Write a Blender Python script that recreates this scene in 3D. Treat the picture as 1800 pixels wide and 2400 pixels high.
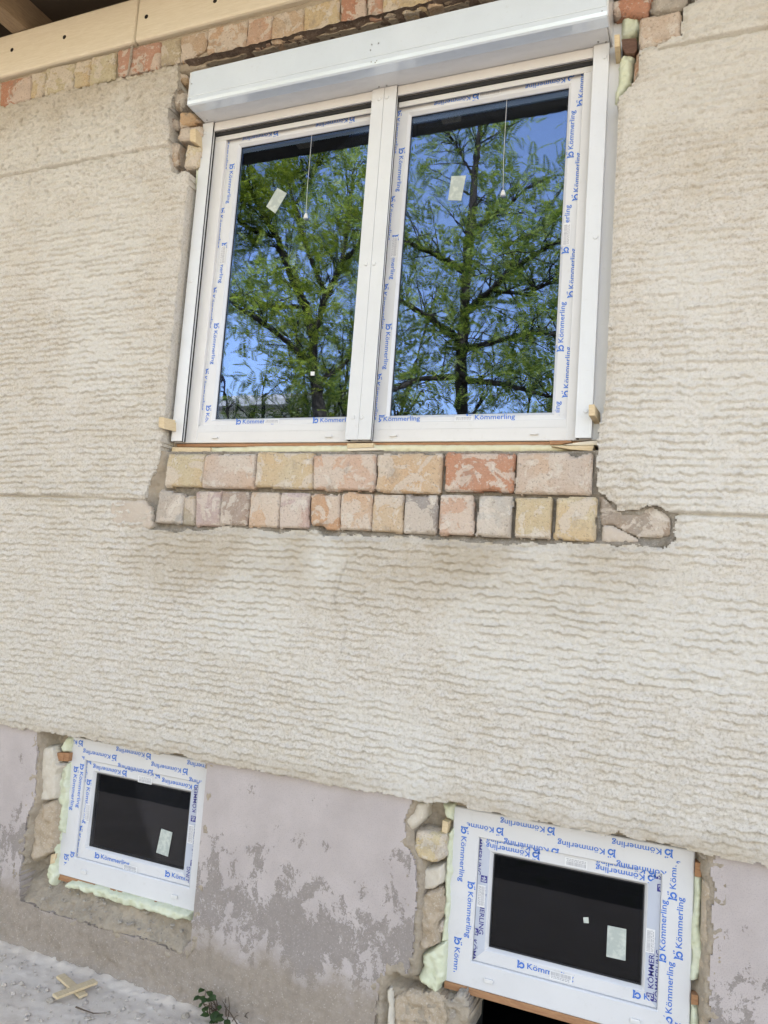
import bpy, bmesh, math, random
import numpy as np
from mathutils import Vector, Matrix

R = math.radians
scene = bpy.context.scene
for o in list(bpy.data.objects):
    bpy.data.objects.remove(o)

# ------------------------------------------------------------------ camera
CAM_H, CAM_D = 1.62, 2.5
YAW, PITCH, ROLL, FPX = 0.395823225, 0.0981642061, 0.0729311726, 1780.0
_cy, _sy, _cp, _sp = math.cos(YAW), math.sin(YAW), math.cos(PITCH), math.sin(PITCH)
C_F = np.array([-_sy * _cp, _cy * _cp, _sp])
_r0 = np.array([_cy, _sy, 0.0])
_u0 = np.cross(_r0, C_F)
C_R = math.cos(ROLL) * _r0 + math.sin(ROLL) * _u0
C_U = -math.sin(ROLL) * _r0 + math.cos(ROLL) * _u0

cam_d = bpy.data.cameras.new("camera")
cam = bpy.data.objects.new("camera", cam_d)
scene.collection.objects.link(cam)
cam_d.sensor_fit = 'VERTICAL'
cam_d.sensor_height = 36.0
cam_d.lens = FPX / 2400.0 * 36.0
cam_d.clip_start = 0.05
cam_d.clip_end = 600.0
M = Matrix.Identity(4)
for i in range(3):
    M[i][0], M[i][1], M[i][2] = C_R[i], C_U[i], -C_F[i]
M[0][3], M[1][3], M[2][3] = 0.0, -CAM_D, CAM_H
cam.matrix_world = M
scene.camera = cam

# ------------------------------------------------------------------ light
SUN_EL, SUN_AZ = R(50), R(24)          # sun stands behind the house
SUN_STRENGTH, SKY_STRENGTH, EXPOSURE = 4.0, 0.14, 2.52
world = bpy.data.worlds.new("World")
scene.world = world
world.use_nodes = True
wn = world.node_tree.nodes
wl = world.node_tree.links
wn.clear()
w_out = wn.new("ShaderNodeOutputWorld")
w_bg = wn.new("ShaderNodeBackground")
w_sky = wn.new("ShaderNodeTexSky")
w_sky.sky_type = 'NISHITA'
w_sky.sun_disc = False
w_sky.sun_elevation = SUN_EL
w_sky.sun_rotation = SUN_AZ
w_sky.air_density = 1.0
w_sky.dust_density = 1.0
w_sky.ozone_density = 1.0
w_bg.inputs[1].default_value = SKY_STRENGTH
wl.new(w_sky.outputs[0], w_bg.inputs[0])
wl.new(w_bg.outputs[0], w_out.inputs[0])

sun_d = bpy.data.lights.new("sun", 'SUN')
sun_d.energy = SUN_STRENGTH
sun_d.angle = R(0.5)
sun_d.color = (1.0, 0.965, 0.91)
sun = bpy.data.objects.new("sun", sun_d)
scene.collection.objects.link(sun)
sdir = Vector((math.sin(SUN_AZ) * math.cos(SUN_EL), math.cos(SUN_AZ) * math.cos(SUN_EL), math.sin(SUN_EL)))
sun.rotation_euler = sdir.to_track_quat('Z', 'Y').to_euler()
sun.location = (0, 0, 20)

vs = scene.view_settings
vs.view_transform = 'Standard'
vs.look = 'None'
vs.gamma = 1.0
vs.exposure = EXPOSURE
vs.use_curve_mapping = False
vs.use_white_balance = True            # camera balanced for open shade
vs.white_balance_temperature = 8900
vs.white_balance_tint = 18
scene.cycles.max_bounces = 6
scene.cycles.diffuse_bounces = 2
scene.cycles.glossy_bounces = 3
scene.cycles.transparent_max_bounces = 10

# ------------------------------------------------------------------ helpers
def ray(px, py):
    d = (px - 900) / FPX * C_R - (py - 1200) / FPX * C_U + C_F
    return d

def at(px, py, Y=0.0):                 # point of the wall (plane y = Y) seen at photo pixel
    d = ray(px, py)
    t = (CAM_D + Y) / d[1]
    return np.array([d[0] * t, Y, CAM_H + d[2] * t])

def atz(px, py, z):                    # point of the ground (plane z) seen at photo pixel
    d = ray(px, py)
    t = (z - CAM_H) / d[2]
    return np.array([d[0] * t, -CAM_D + d[1] * t, z])

def poly_at(pts, Y=0.0):
    return np.array([at(x, y, Y)[[0, 2]] for x, y in pts])

def _hash(ix, iy, seed):
    h = (ix.astype(np.int64) * 374761393 + iy.astype(np.int64) * 668265263 + int(seed) * 974634541) & 0x7fffffff
    h = ((h ^ (h >> 13)) * 1274126177) & 0x7fffffff
    h = (h ^ (h >> 16)) & 0xffffff
    return h / float(0xffffff)

def vnoise(x, y, seed=0):              # value noise in 0..1
    x = np.asarray(x, float); y = np.asarray(y, float)
    ix = np.floor(x); iy = np.floor(y)
    fx = x - ix; fy = y - iy
    fx = fx * fx * (3 - 2 * fx); fy = fy * fy * (3 - 2 * fy)
    a = _hash(ix, iy, seed); b = _hash(ix + 1, iy, seed)
    c = _hash(ix, iy + 1, seed); d = _hash(ix + 1, iy + 1, seed)
    return (a * (1 - fx) + b * fx) * (1 - fy) + (c * (1 - fx) + d * fx) * fy

def fnoise(x, y, seed=0, oct=4, gain=0.5):
    s = 0; a = 1.0; t = 0
    for i in range(oct):
        s = s + a * vnoise(np.asarray(x) * 2 ** i, np.asarray(y) * 2 ** i, seed + 17 * i)
        t += a; a *= gain
    return s / t

def inside(poly, x, z):
    res = np.zeros(np.shape(x), bool)
    n = len(poly)
    for i in range(n):
        x1, z1 = poly[i]; x2, z2 = poly[(i + 1) % n]
        if z1 == z2:
            continue
        c = ((z1 > z) != (z2 > z)) & (x < (x2 - x1) * (z - z1) / (z2 - z1) + x1)
        res ^= c
    return res

def nearest(poly, x, z):               # distance to the outline and the nearest point on it
    bd = np.full(np.shape(x), 1e9); bx = np.zeros_like(bd); bz = np.zeros_like(bd)
    n = len(poly)
    for i in range(n):
        x1, z1 = poly[i]; x2, z2 = poly[(i + 1) % n]
        dx, dz = x2 - x1, z2 - z1
        l2 = dx * dx + dz * dz + 1e-12
        t = np.clip(((x - x1) * dx + (z - z1) * dz) / l2, 0, 1)
        qx = x1 + t * dx; qz = z1 + t * dz
        d = np.hypot(x - qx, z - qz)
        m = d < bd
        bd = np.where(m, d, bd); bx = np.where(m, qx, bx); bz = np.where(m, qz, bz)
    return bd, bx, bz

def sstep(a, b, x):
    t = np.clip((x - a) / (b - a), 0, 1)
    return t * t * (3 - 2 * t)

COL = scene.collection

def link(o, parent=None):
    COL.objects.link(o)
    if parent is not None:
        o.parent = parent
    return o

def tag(o, label=None, cat=None, group=None, kind=None):
    if label: o["label"] = label
    if cat: o["category"] = cat
    if group: o["group"] = group
    if kind: o["kind"] = kind
    return o

def empty(name, loc, label=None, cat=None, group=None):
    o = bpy.data.objects.new(name, None)
    o.empty_display_size = 0.1
    link(o)
    o.location = loc
    return tag(o, label, cat, group)

def set_parent(o, parent):
    o.parent = parent
    if parent is not None:
        m = Matrix.Translation(parent["_o"]) if "_o" in parent else None
    return o

def world_loc(o):
    v = Vector((0, 0, 0))
    while o is not None:
        v += o.location
        o = o.parent
    return v

def mesh_obj(name, verts, faces, mat, parent=None, smooth=False, attr=None):
    """verts in world coordinates; the object's own origin is its parent's."""
    me = bpy.data.meshes.new(name)
    v = np.asarray(verts, np.float64).reshape(-1, 3)
    if parent is not None:
        v = v - np.array(world_loc(parent))
    if isinstance(faces, np.ndarray) and faces.ndim == 2:
        n, k = faces.shape
        me.vertices.add(len(v)); me.vertices.foreach_set("co", v.ravel())
        me.loops.add(n * k); me.loops.foreach_set("vertex_index", faces.ravel().astype(np.int32))
        me.polygons.add(n)
        me.polygons.foreach_set("loop_start", np.arange(0, n * k, k, dtype=np.int32))
        me.polygons.foreach_set("loop_total", np.full(n, k, np.int32))
        me.update(calc_edges=True)
    else:
        me.from_pydata([tuple(p) for p in v], [], [tuple(f) for f in faces])
        me.update()
    if smooth:
        me.polygons.foreach_set("use_smooth", np.ones(len(me.polygons), bool))
    if attr:
        for an, av in attr.items():
            a = me.attributes.new(an, 'FLOAT', 'POINT')
            a.data.foreach_set("value", np.asarray(av, np.float32))
    me.materials.append(mat)
    return link(bpy.data.objects.new(name, me), parent)

class MB:                               # collects boxes / tubes / quads into one mesh
    def __init__(s): s.v = []; s.f = []
    def add(s, vs, fs):
        n = len(s.v); s.v += [tuple(p) for p in vs]; s.f += [tuple(i + n for i in f) for f in fs]; return s
    def box(s, x0, x1, y0, y1, z0, z1, b=0.0):
        if b <= 0:
            vs = [(x, y, z) for x in (x0, x1) for y in (y0, y1) for z in (z0, z1)]
            return s.add(vs, [(0, 1, 3, 2), (4, 6, 7, 5), (0, 4, 5, 1), (2, 3, 7, 6), (0, 2, 6, 4), (1, 5, 7, 3)])
        bm = bmesh.new()
        bmesh.ops.create_cube(bm, size=1.0)
        for v in bm.verts:
            v.co = Vector(((x0 + x1) / 2 + v.co.x * (x1 - x0), (y0 + y1) / 2 + v.co.y * (y1 - y0), (z0 + z1) / 2 + v.co.z * (z1 - z0)))
        bmesh.ops.bevel(bm, geom=bm.edges[:], offset=b, segments=2, profile=0.5, affect='EDGES')
        bm.verts.index_update()
        s.add([v.co[:] for v in bm.verts], [[v.index for v in f.verts] for f in bm.faces])
        bm.free(); return s
    def tube(s, pts, rad, n=6):
        pts = [Vector(p) for p in pts]
        rr = rad if isinstance(rad, (list, tuple)) else [rad] * len(pts)
        base = len(s.v)
        for i, p in enumerate(pts):
            d = (pts[min(i + 1, len(pts) - 1)] - pts[max(i - 1, 0)]).normalized()
            a = d.orthogonal().normalized() if i == 0 else (a - d * a.dot(d)).normalized()
            b = d.cross(a)
            for k in range(n):
                t = 2 * math.pi * k / n
                s.v.append(tuple(p + (a * math.cos(t) + b * math.sin(t)) * rr[i]))
        for i in range(len(pts) - 1):
            for k in range(n):
                s.f.append((base + i * n + k, base + i * n + (k + 1) % n, base + (i + 1) * n + (k + 1) % n, base + (i + 1) * n + k))
        s.f.append(tuple(base + k for k in range(n))[::-1])
        s.f.append(tuple(base + (len(pts) - 1) * n + k for k in range(n)))
        return s
    def disc(s, c, r, depth, n=14, axis='y'):
        c = Vector(c); base = len(s.v)
        for yy in (0, -depth):
            for k in range(n):
                t = 2 * math.pi * k / n
                s.v.append((c.x + r * math.cos(t) * (1 if yy == 0 else .8), c.y + yy, c.z + r * math.sin(t) * (1 if yy == 0 else .8)))
        s.f.append(tuple(base + n + k for k in range(n)))
        for k in range(n):
            s.f.append((base + k, base + (k + 1) % n, base + n + (k + 1) % n, base + n + k))
        return s
    def build(s, name, mat, parent=None, smooth=False):
        return mesh_obj(name, s.v, s.f, mat, parent, smooth)

def field(name, xs, zs, yfun, keep, rim_y, mat, parent, attr=None, smooth=True):
    """Relief sheet over an x/z grid; keep = mask of cells; open edges get a rim back to y = rim_y."""
    nx, nz = len(xs), len(zs)
    X, Z = np.meshgrid(xs, zs)
    Y = yfun(X, Z)
    ii, jj = np.nonzero(keep)           # ii = z index, jj = x index
    a = ii * nx + jj
    quads = np.stack([a, a + 1, a + nx + 1, a + nx], 1)
    V = np.stack([X.ravel(), Y.ravel(), Z.ravel()], 1)
    K = np.pad(keep, 1)
    rims = []
    for dz, dx, e in ((-1, 0, (0, 1)), (0, 1, (1, 2)), (1, 0, (2, 3)), (0, -1, (3, 0))):
        nb = K[1 + ii + dz, 1 + jj + dx]
        q = quads[~nb]
        rims.append(q[:, [e[1], e[0]]])
    rim = np.concatenate(rims)
    used = np.unique(quads)
    remap = -np.ones(nx * nz, np.int64); remap[used] = np.arange(len(used))
    Vk = V[used]
    nq = remap[quads]
    at_ = {k: f(X, Z).ravel()[used] for k, f in (attr or {}).items()}
    if rim_y is not None and len(rim):
        fr = V[rim.ravel()].reshape(-1, 2, 3)
        bk = fr.copy(); bk[:, :, 1] = np.maximum(rim_y, fr[:, :, 1] + .001)
        rv = np.concatenate([fr, bk[:, ::-1]], 1).reshape(-1, 3)
        base = len(Vk)
        rq = base + np.arange(len(rim) * 4).reshape(-1, 4)
        for k in at_:
            av = at_[k]; f_all = attr[k](X, Z).ravel()
            e = f_all[rim.ravel()].reshape(-1, 2)
            at_[k] = np.concatenate([av, np.concatenate([e, e[:, ::-1]], 1).ravel()])
        Vk = np.concatenate([Vk, rv]); nq = np.concatenate([nq, rq])
    return mesh_obj(name, Vk, nq, mat, parent, smooth, at_)

_slab_seed = [100]
def slab(name, poly, Y, bulge, edge_r, namp, nscale, mat, parent, cell=0.007, depth=0.08, color=None, ragged=0.0, tilt=(0, 0)):
    """An irregular block whose face follows an outline given in wall metres; real thickness behind it."""
    poly = np.asarray(poly, float)
    _slab_seed[0] += 7; sd = _slab_seed[0]
    x0, z0 = poly.min(0) - cell * 2; x1, z1 = poly.max(0) + cell * 2
    xs = np.arange(x0, x1 + cell, cell); zs = np.arange(z0, z1 + cell, cell)
    X, Z = np.meshgrid(xs, zs)
    QX, QZ = X, Z
    if ragged:
        QX = X + ragged * 2 * (fnoise(X / .03, Z / .03, sd, 3) - .5); QZ = Z + ragged * 2 * (fnoise(X / .03, Z / .03, sd + 5, 3) - .5)
    ins = inside(poly, QX, QZ)
    d, bx, bz = nearest(poly, QX, QZ)
    ccx = (xs[:-1] + xs[1:]) / 2; ccz = (zs[:-1] + zs[1:]) / 2
    keep = (ins[:-1, :-1].astype(int) + ins[1:, :-1] + ins[:-1, 1:] + ins[1:, 1:]) >= 2
    d = np.where(ins, d, 0)
    t = np.clip(d / edge_r, 0, 1)
    cx, cz = poly.mean(0)
    h = bulge * np.sqrt(1 - (1 - t) ** 2) + namp * (fnoise(X / nscale, Z / nscale, sd, 4) - .5) * 2 * np.clip(t * 1.4, .15, 1)
    chip = np.clip(fnoise(X / .018, Z / .018, sd + 3, 3) - .52, 0, 1) * np.clip(1 - d / max(edge_r * 2.2, .016), 0, 1)
    h = h - chip * .022 + tilt[0] * (X - cx) + tilt[1] * (Z - cz)
    if not ragged:
        X = np.where(ins, X, bx); Z = np.where(ins, Z, bz)
    nx, nz = len(xs), len(zs)
    ii, jj = np.nonzero(keep)
    a = ii * nx + jj
    quads = np.stack([a, a + 1, a + nx + 1, a + nx], 1)
    V = np.stack([X.ravel(), (Y - h).ravel(), Z.ravel()], 1)
    K = np.pad(keep, 1); rims = []
    for dz, dx, e in ((-1, 0, (0, 1)), (0, 1, (1, 2)), (1, 0, (2, 3)), (0, -1, (3, 0))):
        q = quads[~K[1 + ii + dz, 1 + jj + dx]]
        rims.append(q[:, [e[1], e[0]]])
    rim = np.concatenate(rims)
    used, inv = np.unique(quads, return_inverse=True)
    Vk = V[used]; nq = inv.reshape(-1, 4)
    fr = V[rim.ravel()].reshape(-1, 2, 3)
    bk = fr.copy(); bk[:, :, 1] = Y + depth
    rv = np.concatenate([fr, bk[:, ::-1]], 1).reshape(-1, 3)
    rq = len(Vk) + np.arange(len(rim) * 4).reshape(-1, 4)
    o = mesh_obj(name, np.concatenate([Vk, rv]), np.concatenate([nq, rq]), mat, parent, name not in ('stone', 'mortar_lump'))
    if color is not None:
        l_ = sum(color) / 3; o.color = (*[l_ + (q - l_) * .80 for q in color], 1)
    return o

# ------------------------------------------------------------------ materials
def new_mat(name):
    m = bpy.data.materials.new(name); m.use_nodes = True
    nt = m.node_tree; nt.nodes.clear()
    out = nt.nodes.new("ShaderNodeOutputMaterial")
    b = nt.nodes.new("ShaderNodeBsdfPrincipled")
    nt.links.new(b.outputs[0], out.inputs[0])
    return m, nt, b

def N(nt, t, **kw):
    n = nt.nodes.new(t)
    for k, v in kw.items():
        if k.startswith("i_"):
            key = k[2:]; key = int(key) if key.isdigit() else key
            n.inputs[key].default_value = v
        else:
            setattr(n, k, v)
    return n

def noise(nt, scale, detail=4, rough=.55, vec=None, dist=0.0):
    n = N(nt, "ShaderNodeTexNoise"); n.inputs["Scale"].default_value = scale
    n.inputs["Detail"].default_value = detail; n.inputs["Roughness"].default_value = rough
    n.inputs["Distortion"].default_value = dist
    if vec is not None: nt.links.new(vec, n.inputs["Vector"])
    return n.outputs["Fac"]

def ramp(nt, fac, stops):
    n = N(nt, "ShaderNodeValToRGB"); e = n.color_ramp.elements
    while len(e) > 1: e.remove(e[-1])
    e[0].position = stops[0][0]; e[0].color = (*stops[0][1], 1) if len(stops[0][1]) == 3 else stops[0][1]
    for p, c in stops[1:]:
        k = e.new(p); k.color = (*c, 1) if len(c) == 3 else c
    nt.links.new(fac, n.inputs[0]); return n.outputs[0]

def g(v): return (v, v, v)

def mixc(nt, fac, a, b, mode='MIX'):
    n = N(nt, "ShaderNodeMix", data_type='RGBA', blend_type=mode)
    for s, v in ((n.inputs[0], fac), (n.inputs[6], a), (n.inputs[7], b)):
        if isinstance(v, (int, float)): s.default_value = v
        elif isinstance(v, tuple): s.default_value = (*v, 1) if len(v) == 3 else v
        else: nt.links.new(v, s)
    return n.outputs[2]

def mth(nt, op, a, b=None):
    n = N(nt, "ShaderNodeMath", operation=op)
    for s, v in ((n.inputs[0], a), (n.inputs[1], b)):
        if v is None: continue
        if isinstance(v, (int, float)): s.default_value = v
        else: nt.links.new(v, s)
    return n.outputs[0]

def bump(nt, b, hgt, strength=.5, dist=.004, prev=None):
    n = N(nt, "ShaderNodeBump"); n.inputs["Strength"].default_value = strength; n.inputs["Distance"].default_value = dist
    nt.links.new(hgt, n.inputs["Height"])
    if prev is not None: nt.links.new(prev, n.inputs["Normal"])
    nt.links.new(n.outputs[0], b.inputs["Normal"]); return n.outputs[0]

def geo_pos(nt): return N(nt, "ShaderNodeNewGeometry").outputs["Position"]

def mapping(nt, vec, scale):
    n = N(nt, "ShaderNodeMapping"); n.inputs["Scale"].default_value = scale
    nt.links.new(vec, n.inputs["Vector"]); return n.outputs[0]

# render plaster: chalky, warm off-white, gritty
m_plaster, nt, b = new_mat("combed_plaster")
pos = geo_pos(nt)
big = noise(nt, 1.7, 2, .5, pos); mid = noise(nt, 13, 3, .6, pos); fine = noise(nt, 130, 2, .65, pos)
c = mixc(nt, ramp(nt, big, [(.32, g(0)), (.68, g(1))]), (.665, .615, .55), (.69, .65, .60))
c = mixc(nt, ramp(nt, mid, [(.42, g(0)), (.66, (.5,) * 3)]), c, (.625, .555, .46))
c = mixc(nt, ramp(nt, fine, [(.34, (.7,) * 3), (.47, g(0))]), c, (.45, .395, .33))
c = mixc(nt, ramp(nt, fine, [(.56, g(0)), (.68, (.6,) * 3)]), c, (.76, .725, .665))
st = N(nt, "ShaderNodeAttribute", attribute_name="stain").outputs["Fac"]
st2 = mth(nt, 'MULTIPLY', st, mth(nt, 'ADD', mid, .45))
c = mixc(nt, st2, c, (.48, .40, .305))
gr = N(nt, "ShaderNodeAttribute", attribute_name="pale").outputs["Fac"]
c = mixc(nt, mth(nt, 'MULTIPLY', gr, mid), c, (.75, .735, .69))
nt.links.new(c, b.inputs["Base Color"]); b.inputs["Roughness"].default_value = .96
b.inputs["Specular IOR Level"].default_value = .15
h1 = bump(nt, b, noise(nt, 190, 3, .75, pos), .8, .006)

# plinth: pinkish grey paint, flaking off grey concrete low down
m_plinth, nt, b = new_mat("flaking_plinth_paint")
pos = geo_pos(nt)
sep = N(nt, "ShaderNodeSeparateXYZ"); nt.links.new(pos, sep.inputs[0]); zz = sep.outputs[2]
paint = mixc(nt, ramp(nt, noise(nt, 5, 4, .6, pos), [(.35, g(0)), (.65, g(1))]), (.44, .385, .372), (.505, .447, .434))
paint = mixc(nt, ramp(nt, noise(nt, 260, 3, .6, pos), [(.36, (.5,) * 3), (.48, g(0))]), paint, (.36, .32, .31))
bare = mixc(nt, noise(nt, 60, 3, .7, pos), (.19, .162, .15), (.32, .28, .255))
grit = noise(nt, 150, 2, .6, pos)
bare = mixc(nt, ramp(nt, grit, [(.58, g(0)), (.68, (.7,) * 3)]), bare, (.43, .385, .355))
# flaking is strongest in a damp band about 0.3 m above the ground
bw = N(nt, "ShaderNodeValToRGB"); e = bw.color_ramp.elements
e[0].position = 0.0; e[0].color = (.30, .30, .30, 1); e[1].position = 1; e[1].color = (0, 0, 0, 1)
for p, v in ((.12, .30), (.22, .34), (.29, .44), (.35, .45), (.41, .34), (.52, .27), (.75, .225)):
    k = e.new(p); k.color = (v, v, v, 1)
zw = mth(nt, 'ADD', mth(nt, 'SUBTRACT', zz, .10), mth(nt, 'MULTIPLY', mth(nt, 'SUBTRACT', noise(nt, 2.3, 2, .5, pos), .5), .22))
nt.links.new(zw, bw.inputs[0])
fl_n = noise(nt, 17, 8, .74, mapping(nt, pos, (1, 1, .7)), .3)
thr = mth(nt, 'SUBTRACT', 1.045, bw.outputs[0])
fsum = mth(nt, 'ADD', mth(nt, 'ADD', fl_n, mth(nt, 'MULTIPLY', noise(nt, 4.3, 2, .5, pos), .34)), mth(nt, 'MULTIPLY', mth(nt, 'SUBTRACT', grit, .5), .22))
fl = mth(nt, 'GREATER_THAN', fsum, thr)
c = mixc(nt, mth(nt, 'MULTIPLY', fl, .82), paint, bare)
# earth-stained foot of the wall
dz_ = mth(nt, 'SUBTRACT', .33, mth(nt, 'ADD', zz, mth(nt, 'MULTIPLY', mth(nt, 'SUBTRACT', noise(nt, 7, 5, .65, pos), .5), .30)))
foot = ramp(nt, mth(nt, 'MULTIPLY', dz_, 5.0), [(.0, g(0)), (.55, (.9,) * 3)])
soil = mixc(nt, noise(nt, 38, 4, .75, pos), (.19, .15, .12), (.41, .345, .285))
soil = mixc(nt, ramp(nt, grit, [(.6, g(0)), (.7, (.6,) * 3)]), soil, (.56, .50, .44))
c = mixc(nt, foot, c, soil)
nt.links.new(c, b.inputs["Base Color"]); b.inputs["Roughness"].default_value = .93
b.inputs["Specular IOR Level"].default_value = .2
h1 = bump(nt, b, noise(nt, 240, 4, .65, pos), .35, .003)
bump(nt, b, mth(nt, 'MULTIPLY', fl, -1.0), .6, .0022, h1)

# brick: colour comes from each brick; old lime film in patches
m_brick, nt, b = new_mat("old_brick")
oi = N(nt, "ShaderNodeObjectInfo"); pos = geo_pos(nt)
off = N(nt, "ShaderNodeVectorMath", operation='ADD'); nt.links.new(pos, off.inputs[0])
cb = N(nt, "ShaderNodeCombineXYZ"); nt.links.new(mth(nt, 'MULTIPLY', oi.outputs["Random"], 37.0), cb.inputs[0]); nt.links.new(cb.outputs[0], off.inputs[1])
v = off.outputs[0]
c = mixc(nt, ramp(nt, noise(nt, 24, 4, .6, v), [(.35, g(0)), (.7, (.55,) * 3)]), oi.outputs["Color"], mixc(nt, 1.0, oi.outputs["Color"], (.82, .74, .66), 'MULTIPLY'))
c = mixc(nt, ramp(nt, noise(nt, 5, 2, .5, v), [(.42, g(0)), (.62, (.7,) * 3)]), c, mixc(nt, 1.0, oi.outputs["Color"], (1.02, .84, .70), 'MULTIPLY'))
film_n = noise(nt, 8.5, 6, .58, v, .9)
film = ramp(nt, film_n, [(.505, g(0)), (.525, g(1))])
c = mixc(nt, mth(nt, 'MULTIPLY', film, .72), c, (.62, .535, .46))
film2 = ramp(nt, noise(nt, 14, 6, .62, v, .5), [(.575, g(0)), (.60, g(1))])
c = mixc(nt, mth(nt, 'MULTIPLY', film2, .6), c, (.68, .62, .55))
grain = noise(nt, 120, 3, .7, v)
c = mixc(nt, ramp(nt, grain, [(.58, g(0)), (.70, (.6,) * 3)]), c, (.68, .62, .55))
c = mixc(nt, ramp(nt, grain, [(.32, (.65,) * 3), (.43, g(0))]), c, (.25, .20, .165))
soot = ramp(nt, noise(nt, 11, 4, .6, v), [(.30, (.55,) * 3), (.42, g(0))])
c = mixc(nt, soot, c, (.30, .245, .205))
nt.links.new(c, b.inputs["Base Color"]); b.inputs["Roughness"].default_value = .94
b.inputs["Specular IOR Level"].default_value = .15
h1 = bump(nt, b, grain, .8, .005)
h2 = bump(nt, b, noise(nt, 30, 4, .65, v), .6, .008, h1)
bump(nt, b, mth(nt, 'ADD', film, film2), .5, .0018, h2)

def rough_mat(name, c1, c2, c3, s1=30, s2=160, bs=.9, bd=.008):
    m, nt, b = new_mat(name); pos = geo_pos(nt)
    c = mixc(nt, ramp(nt, noise(nt, s1, 5, .65, pos), [(.3, g(0)), (.7, g(1))]), c1, c2)
    c = mixc(nt, ramp(nt, noise(nt, s2, 3, .6, pos), [(.56, g(0)), (.72, (.85,) * 3)]), c, c3)
    nt.links.new(c, b.inputs["Base Color"]); b.inputs["Roughness"].default_value = .97
    b.inputs["Specular IOR Level"].default_value = .15
    h = bump(nt, b, noise(nt, s2, 5, .7, pos), bs, bd * .6)
    bump(nt, b, noise(nt, s1 * 1.6, 4, .6, pos), bs, bd, h)
    return m

m_mortar = rough_mat("crumbling_mortar", (.20, .17, .14), (.36, .32, .27), (.50, .46, .41))
nt = m_mortar.node_tree; b = nt.nodes["Principled BSDF"]; old = b.inputs["Base Color"].links[0].from_socket
zn = N(nt, "ShaderNodeAttribute", attribute_name="sandy").outputs["Fac"]
sand = mixc(nt, noise(nt, 28, 3, .7, geo_pos(nt)), (.36, .285, .215), (.56, .47, .37))
nt.links.new(mixc(nt, zn, old, sand), b.inputs["Base Color"])
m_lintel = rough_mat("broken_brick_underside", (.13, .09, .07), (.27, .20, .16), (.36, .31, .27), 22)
m_tan = rough_mat("sandy_mortar", (.44, .34, .245), (.56, .46, .36), (.62, .55, .47), 20)
m_stone = rough_mat("pale_stone", (.55, .48, .395), (.64, .585, .50), (.67, .63, .57), 14, 120, .4)
m_rubble = rough_mat("grey_rubble", (.33, .285, .24), (.50, .435, .37), (.63, .575, .51), 24)
m_ground = rough_mat("dusty_concrete_ground", (.64, .545, .455), (.76, .67, .58), (.78, .70, .62), 5, 150, .25, .004)
m_crumb = rough_mat("pale_crumbs", (.50, .43, .37), (.68, .60, .53), (.78, .72, .66), 40)
m_yard = rough_mat("dry_yard_soil", (.18, .172, .155), (.24, .23, .21), (.10, .13, .06), .8, 6)
m_patch = rough_mat("smooth_plaster_patch", (.50, .42, .355), (.575, .50, .43), (.62, .57, .50), 12, 110, .45)

def wood_mat(name, c1, c2, scale=(1, 1, 1)):
    m, nt, b = new_mat(name); pos = N(nt, "ShaderNodeTexCoord").outputs["Object"]
    mp = mapping(nt, pos, scale)
    gr = noise(nt, 14, 6, .65, mp, 1.2)
    c = mixc(nt, ramp(nt, gr, [(.35, g(0)), (.7, g(1))]), c1, c2)
    nt.links.new(c, b.inputs["Base Color"]); b.inputs["Roughness"].default_value = .75
    bump(nt, b, gr, .25, .002); return m

m_wood = wood_mat("raw_pine", (.60, .45, .275), (.72, .58, .39), (2, 2, 14))
m_beam = wood_mat("weathered_beam", (.70, .61, .475), (.79, .71, .585), (.8, 8, 9))
m_rafter = wood_mat("rafter_timber", (.22, .15, .095), (.33, .24, .155), (9, 1, 9))
m_oldwood = wood_mat("dark_brown_wood", (.13, .065, .045), (.22, .12, .085), (3, 3, 9))
m_redwood = wood_mat("brown_batten", (.33, .15, .075), (.46, .24, .12), (1, 4, 9))

def plain(name, col, rough=.5, spec=.5, coat=0, metallic=0, bstr=0, bscale=200):
    m, nt, b = new_mat(name)
    pos = geo_pos(nt)
    c = mixc(nt, ramp(nt, noise(nt, 7, 4, .6, pos), [(.35, g(0)), (.7, (.5,) * 3)]), col, tuple(x * .90 for x in col))
    c = mixc(nt, ramp(nt, noise(nt, 45, 3, .7, pos), [(.60, g(0)), (.74, (.28,) * 3)]), c, tuple(x * .8 for x in (col[0], col[1] * .97, col[2] * .92)))
    nt.links.new(c, b.inputs["Base Color"])
    b.inputs["Roughness"].default_value = rough; b.inputs["Specular IOR Level"].default_value = spec
    b.inputs["Coat Weight"].default_value = coat; b.inputs["Coat Roughness"].default_value = .12
    b.inputs["Metallic"].default_value = metallic
    if bstr: bump(nt, b, noise(nt, bscale, 3, .6, pos), bstr, .002)
    return m

m_pvc = plain("white_upvc", (.72, .71, .70), .32)
m_film = plain("white_protective_film", (.70, .70, .71), .22, .5, .25)
m_bluefilm = plain("greyish_blue_film", (.52, .56, .64), .22, .5, .25)
m_alu = plain("white_coated_aluminium", (.71, .725, .74), .28, .5, .5)
m_box = plain("glossy_white_shutter_box", (.77, .86, .94), .20, .5, .8, .12)
m_aluin = plain("shutter_slat_grey_white", (.66, .65, .63), .4)
m_rubber_and_shade = plain("black_seal_and_gap_shade", (.02, .02, .022), .8)  # black of the seals, also the painted shade in box seam and slot
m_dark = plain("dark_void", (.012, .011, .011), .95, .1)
m_blue = plain("blue_print", (.02, .17, .60), .5)
m_navy = plain("navy_print", (.035, .035, .23), .5)
m_grey = plain("grey_print", (.42, .42, .45), .6)
m_white = plain("white_label", (.76, .765, .77), .45)
m_cord = plain("white_cord", (.80, .79, .76), .6)
m_screw = plain("zinc_screw", (.35, .35, .36), .4, .5, 0, .8)
m_hole_shade = plain("dark_hole_shade", (.02, .015, .014), .8, .2)  # near-black colour painted for the shade inside the bolt holes
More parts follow.
